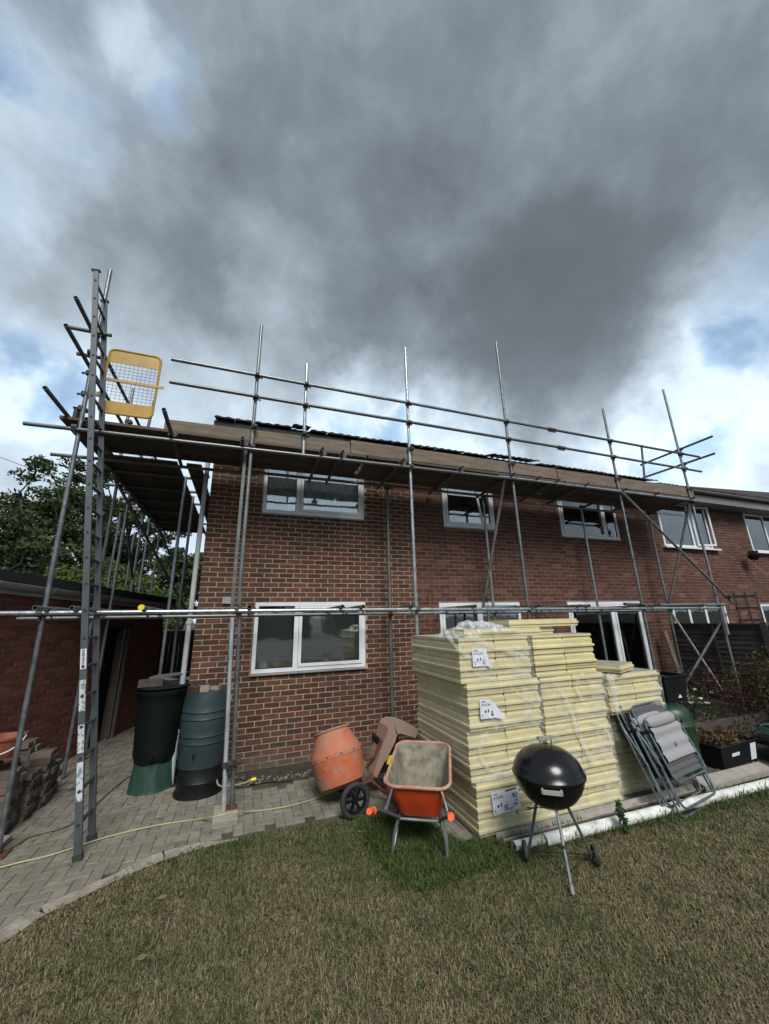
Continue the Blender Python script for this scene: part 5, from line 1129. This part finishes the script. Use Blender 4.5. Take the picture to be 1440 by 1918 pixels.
Mk = Matrix.Translation((-1.60,-.72,.70)); obj('body', MB().lathe([(.0,0),(.11,0),(.15,.17),(.165,.18),(.165,.20),(.15,.20),(.105,.01),(0,.01)], 28, Mk), TERR, bk, smooth=True)
obj('handle', MB().path([(-1.60+.168*math.cos(a), -.72-.165*abs(math.sin(a))*.9-.0, .89-.13*math.sin(a)) for a in np.linspace(0, math.pi, 14)], .006, 6), UPVC, bk, smooth=True)
obj('slate', MB().box(-2.2,-1.7,-.2,.1,0,.02,M=Matrix.Translation((0,0,.72)) @ Matrix.Rotation(R(1),4,'Y')), GALVD, label='dark flat slab on the highest part of the paver stack', cat='slab')
cbk = MB().box(-1.60,-1.32,-1.06,-.86,.002,.05); obj('concrete_block', cbk, SOLE, label='pale scaffold sole pad with a hole at the left edge of the paving', cat='block')
obj('wire_frame', MB().path([(-1.25,.25,.02),(-1.05,.62,.16),(-.98,.55,.04),(-1.25,.25,.02)], .008, 5), GALVD, label='bent metal frame on the ground beside the paver stack', cat='metal frame')
obj('plank', MB().box(-1.55,-1.05,.36,.42,.003,.035), SOLE, label='short timber offcut on the paving beside the paver stack', cat='plank')
def smooth_path(P, k=6):
    out = []
    for i in range(len(P)-1):
        p0 = Vector(P[max(i-1,0)]); p1 = Vector(P[i]); p2 = Vector(P[i+1]); p3 = Vector(P[min(i+2,len(P)-1)])
        for j in range(k):
            t = j/k; out.append(.5*((2*p1)+(p2-p0)*t+(2*p0-5*p1+4*p2-p3)*t*t+(3*p1-p0-3*p2+p3)*t**3))
    return out+[Vector(P[-1])]
hz = lambda P, z: smooth_path([(x, y, z) for x, y in P])
obj('hose', MB().path(smooth_path([(-2.0,-1.62,.01),(-1.17,-1.39,.01),(-.82,-1.33,.01),(-.45,-1.18,.01),(-.01,-1.12,.01),(.35,-1.16,.012),(.50,-1.30,.066),(.73,-1.29,.066),(.87,-1.20,.012),(1.26,-1.23,.01),(1.63,-1.15,.01),(1.98,-1.03,.01),(2.35,-.97,.01),(2.8,-.8,.01)]), .0075, 6), HOSY, label='thin pale yellow hose running across the whole patio', cat='hose', smooth=True)
obj('hose', MB().path(hz([(-1.9,-1.25),(-1.30,-1.08),(-1.16,-.87),(-.86,-.72),(-.76,-.06),(-.64,.5),(-.3,.9)], .012), .009, 6), HOSD, label='drab brown hose lying from the left edge into the passage', cat='hose', smooth=True)
hs_ = empty('hose', (.75,-.35,0), 'yellow hose end with brass connector at the foot of the wall', 'hose')
obj('tube', MB().path(smooth_path([(.45,-.32,.42),(.47,-.42,.22),(.50,-.55,.10),(.62,-.56,.07),(.78,-.55,.07),(.88,-.53,.085)]), .010, 8), HOSY, hs_, smooth=True); obj('connector', MB().tube((.88,-.53,.085),(.94,-.525,.09),.018,12), CAPY, hs_)
cab = MB().path(smooth_path([(3.72,-.02,2.23),(3.70,-.03,2.36),(3.76,-.03,2.44),(3.82,-.03,2.34),(3.80,-.02,2.26)]), .004, 5); obj('cable', cab, BLKP, label='small loop of black cable above the left end of the patio window', cat='cable')
cab = MB().path([(-20,30,19),(-14,20,12.7),(-6,10,7.25),(-2.5,5.4,4.4)][0:4], .012, 5); obj('overhead_wire', MB().path([(-16,10,11.0),(-10.5,10,8.7),(-6,10,7.15),(-1,10,5.4)], .010, 5), BLKP, label='overhead wire crossing the sky above the left tree', cat='wire')

# ------------------------------------------------------------------ right hand garden: fence, plants, trough
def fence(Y0, Y1, X, H, label):
    f_ = empty('garden_fence', (X,(Y0+Y1)/2,0), label, 'fence', 'dark weathered fence panels between the gardens'); q = random.Random(int(abs(Y1)*10))
    z = .06
    while z < H-.06:
        y0 = min(Y0,Y1)+.02; y1 = max(Y0,Y1)-.02; t = q.uniform(-.006,.006)
        obj('slat', MB().add([(X-.016+t,y0,z),(X-.016+t,y1,z+q.uniform(-.006,.006)),(X+.0,y1,z+.115),(X+.0,y0,z+.115),(X+.014,y0,z),(X+.014,y1,z),(X+.012,y1,z+.115),(X+.012,y0,z+.115)], [(0,3,2,1),(3,7,6,2),(0,1,5,4),(4,5,6,7),(0,4,7,3),(1,2,6,5)]), FENC, f_); z += .093
    obj('capping', MB().box(X-.03,X+.02,min(Y0,Y1),max(Y0,Y1),H-.01,H+.02), FENC, f_)
    for y in (Y0,Y1,(Y0+Y1)/2): obj('batten', MB().box(X-.040,X-.020,y-.02,y+.02,.02,H-.012), FENC, f_)
    obj('post', MB().box(X-.05,X+.05,min(Y0,Y1)-.10,min(Y0,Y1)-.005,0,H+.04), GALVD if False else FENC, f_)
fence(-.02,-1.66, 9.90, 1.74, 'dark weathered fence panel running out from the house wall'); fence(-1.78,-3.55, 9.90, 1.72, 'dark weathered fence panel at the right edge of the view')
obj('plank', MB().box(0,.11,-.02,.02,0,1.6,M=Matrix.Translation((9.27,-.45,.02)) @ Matrix.Rotation(R(-8),4,'X') @ Matrix.Rotation(R(-1),4,'Y')), WOODT, label='single grey brown plank leaning on the wall between patio door and fence', cat='plank')
tb = empty('plant_trough', (6.95,-2.25,0), 'black plastic crate with a white label holding brown and orange plants', 'crate')
Mt_ = Matrix.Translation((7.00,-2.28,.0)) @ Matrix.Rotation(R(4), 4, 'Z')
tm_ = MB(); a, b, c, d = .40,.17,.44,.20
tm_.add([(-a,-b,0),(a,-b,0),(a,b,0),(-a,b,0),(-c,-d,.28),(c,-d,.28),(c,d,.28),(-c,d,.28)], [(3,2,1,0),(0,1,5,4),(1,2,6,5),(2,3,7,6),(3,0,4,7)])
obj('crate', tm_, BLKP, tb, Mt_); obj('rim', MB().path([(-c,-d,.28),(c,-d,.28),(c,d,.28),(-c,d,.28)], .010, 6, closed=True), BLKP, tb, Mt_); obj('soil', MB().box(-.4,.4,-.17,.17,.22,.24), SOIL, tb, Mt_)
lb = obj('paper_label', MB().add([(.41,-.12,.06),(.41,.10,.06),(.448,.11,.25),(.448,-.13,.25)], [(0,1,2,3)]), PAPR, tb, Mt_); lb2 = obj('paper_label', MB().add([(.25,-.1795,.05),(.385,-.1795,.05),(.40,-.201,.25),(.26,-.201,.25)], [(0,1,2,3)]).add([(-.20,-.190,.15),(-.02,-.190,.15),(-.02,-.1945,.19),(-.20,-.1945,.19)], [(0,1,2,3)]), PAPR, tb, Mt_)
text('GARDEN', .04, Mt_ @ Matrix.Translation((-.22,-.196,.15)) @ RX, tb, GALVD, local=False) if False else None
V, F, C_ = leafcloud([(7.0+random.uniform(-.4,.4), -2.28+random.uniform(-.16,.16), .31+random.uniform(-.03,.06), .09) for i in range(46)], 26, .1, .022, [(.11,.055,.035),(.16,.09,.03),(.06,.055,.03),(.09,.05,.05),(.05,.07,.02)], 41)
obj('foliage', npmesh('foliage', V, F, LEAF, C_), None, tb, kind='stuff')
def shrub(name, loc, pts, per, size, cols, label, seed, cat='shrub', flowers=None):
    r_ = empty(name, loc, label, cat); q = random.Random(seed); m = MB()
    for p in pts[::2]: limb(m, loc, p[:3], .014, .004, q, 4, .5)
    obj('stem', m, BARK, r_, smooth=True); V, F, C_ = leafcloud(pts, per, .2, size, cols, seed, .9); obj('foliage', npmesh('foliage', V, F, LEAF, C_), None, r_, kind='stuff')
    if flowers:
        V, F, C_ = leafcloud([(f[0],f[1],f[2],.03) for f in flowers], 16, .03, .018, [(.62,.60,.50)], seed+1, .5); obj('flower', npmesh('flower', V, F, LEAF, C_), None, r_, kind='stuff')
q = random.Random(51)
shrub('shrub', (8.8,-1.55,0), [(8.8+q.gauss(0,.38), -1.55+q.gauss(0,.35), .55+q.gauss(0,.25), .17) for i in range(50)], 60, .020, [(.085,.022,.020),(.055,.018,.018),(.045,.040,.018)], 'dark red leaved shrub growing by the fence', 52)
shrub('shrub', (9.35,-2.05,0), [(9.35+q.gauss(0,.28), -2.05+q.gauss(0,.35), .75+q.gauss(0,.3), .18) for i in range(55)], 60, .022, [(.075,.070,.022),(.055,.060,.020),(.10,.075,.03)], 'olive green shrub at the right edge of the view', 53)
fl = [(8.0+q.uniform(-.45,.5), -1.35+q.uniform(-.3,.3), .52+q.uniform(-.04,.16)) for i in range(16)]
shrub('flowering_plant', (8.0,-1.35,0), [(8.0+q.gauss(0,.36), -1.35+q.gauss(0,.3), .32+q.gauss(0,.14), .14) for i in range(40)], 50, .018, [(.030,.050,.022),(.022,.038,.018)], 'dark low plant with small cream white flowers behind the crate', 54, 'plant', fl)
shrub('dead_plant', (7.1,-1.55,0), [(7.1+q.gauss(0,.22), -1.6+q.gauss(0,.15), .30+q.gauss(0,.07), .10) for i in range(26)], 40, .016, [(.12,.085,.06),(.07,.05,.035),(.16,.12,.09)], 'dried brown potted plant behind the green barrel', 55, 'plant')
vs = rock(.17, 77); obj('white_sack', MB().add([(a*1.5+7.25, b+-1.5, c*.75+.46) for a, b, c in vs.v], vs.f), UPVC, smooth=True, label='white plastic sack lying on the bed behind the green barrel', cat='sack')
obj('raised_bed', MB().box(6.7,9.8,-1.72,-1.66,0,.30).box(6.7,6.76,-1.66,-.1,0,.30), FENC, label='low dark timber edging of the flower bed by the fence', cat='bed edging')
obj('bed_soil', MB().box(6.77,9.84,-1.655,-.1,0,.26), SOIL, kind='structure')
gh = MB()
for k in range(4): gh.path([(8.05+(.30-.02*k)*math.cos(a), -2.45+(.24-.015*k)*math.sin(a), .30+.018*k) for a in np.linspace(0, 2*math.pi, 30, endpoint=False)], .010, 6, closed=True)
obj('hose', gh, HOSG, smooth=True, label='coiled green garden hose lying right of the black crate', cat='hose')
obj('tray', MB().box(7.7,8.6,-2.70,-2.2,.16,.22), BLKP, label='shallow dark tray under the coiled hose', cat='tray')
pt = empty('flower_pot', (7.95,-2.62,0), 'terracotta pot at the right edge below the green tray', 'pot')
obj('body', MB().lathe([(.0,0),(.10,0),(.14,.16),(.155,.165),(.155,.20),(.13,.20),(.09,.02),(0,.02)], 26, Matrix.Translation((7.62,-2.78,0))), TERR, pt, smooth=True)
obj('gravel', MB().box(5.65,7.4,-2.62,-.1,-.01,.008), GALVD, kind='structure'); 
mb = MB(); q = random.Random(61)
for i in range(420):
    x = q.uniform(6.45,7.3); y = q.uniform(-2.62,-2.42) if q.random() < .7 else q.uniform(-2.6,-1.8); rk = rock(q.uniform(.012,.024), i); mb.add([(a+x, b+y, c+.012) for a, b, c in rk.v], rk.f)
obj('dark_gravel', mb, GALVD, kind='stuff', label='dark wet gravel beside the green barrel', cat='gravel')
# small weed in front of the pipe
shrub('weed', (4.15,-3.02,0), [(4.15+q.gauss(0,.02), -3.02+q.gauss(0,.02), .05+.022*i, .035) for i in range(10)], 16, .018, [(.035,.075,.022),(.05,.09,.03)], 'single dark green weed growing beside the white pipe', 56, 'weed')

# ------------------------------------------------------------------ what the windows reflect: houses beyond the garden
for k, (x, lab) in enumerate(((-9,'plain brick house beyond the garden, left one behind the camera'),(4,'plain brick house beyond the garden, middle one behind the camera'),(17,'plain brick house beyond the garden, right one behind the camera'))):
    ho = empty('far_house', (x,-46,0), lab, 'house'); obj('wall', MB().box(x-5,x+5,-52,-45,0,4.6), BR2, ho); obj('roof', MB().prism([(-52.4,4.5),(-48.5,6.9),(-44.6,4.5)], x-5.2, x+5.2, 'x'), TILE, ho)
    for wx in (-3,1.6): obj('window', MB().box(x+wx,x+wx+1.4,-45.0,-44.96,2.9,4.0), UPVC, ho)
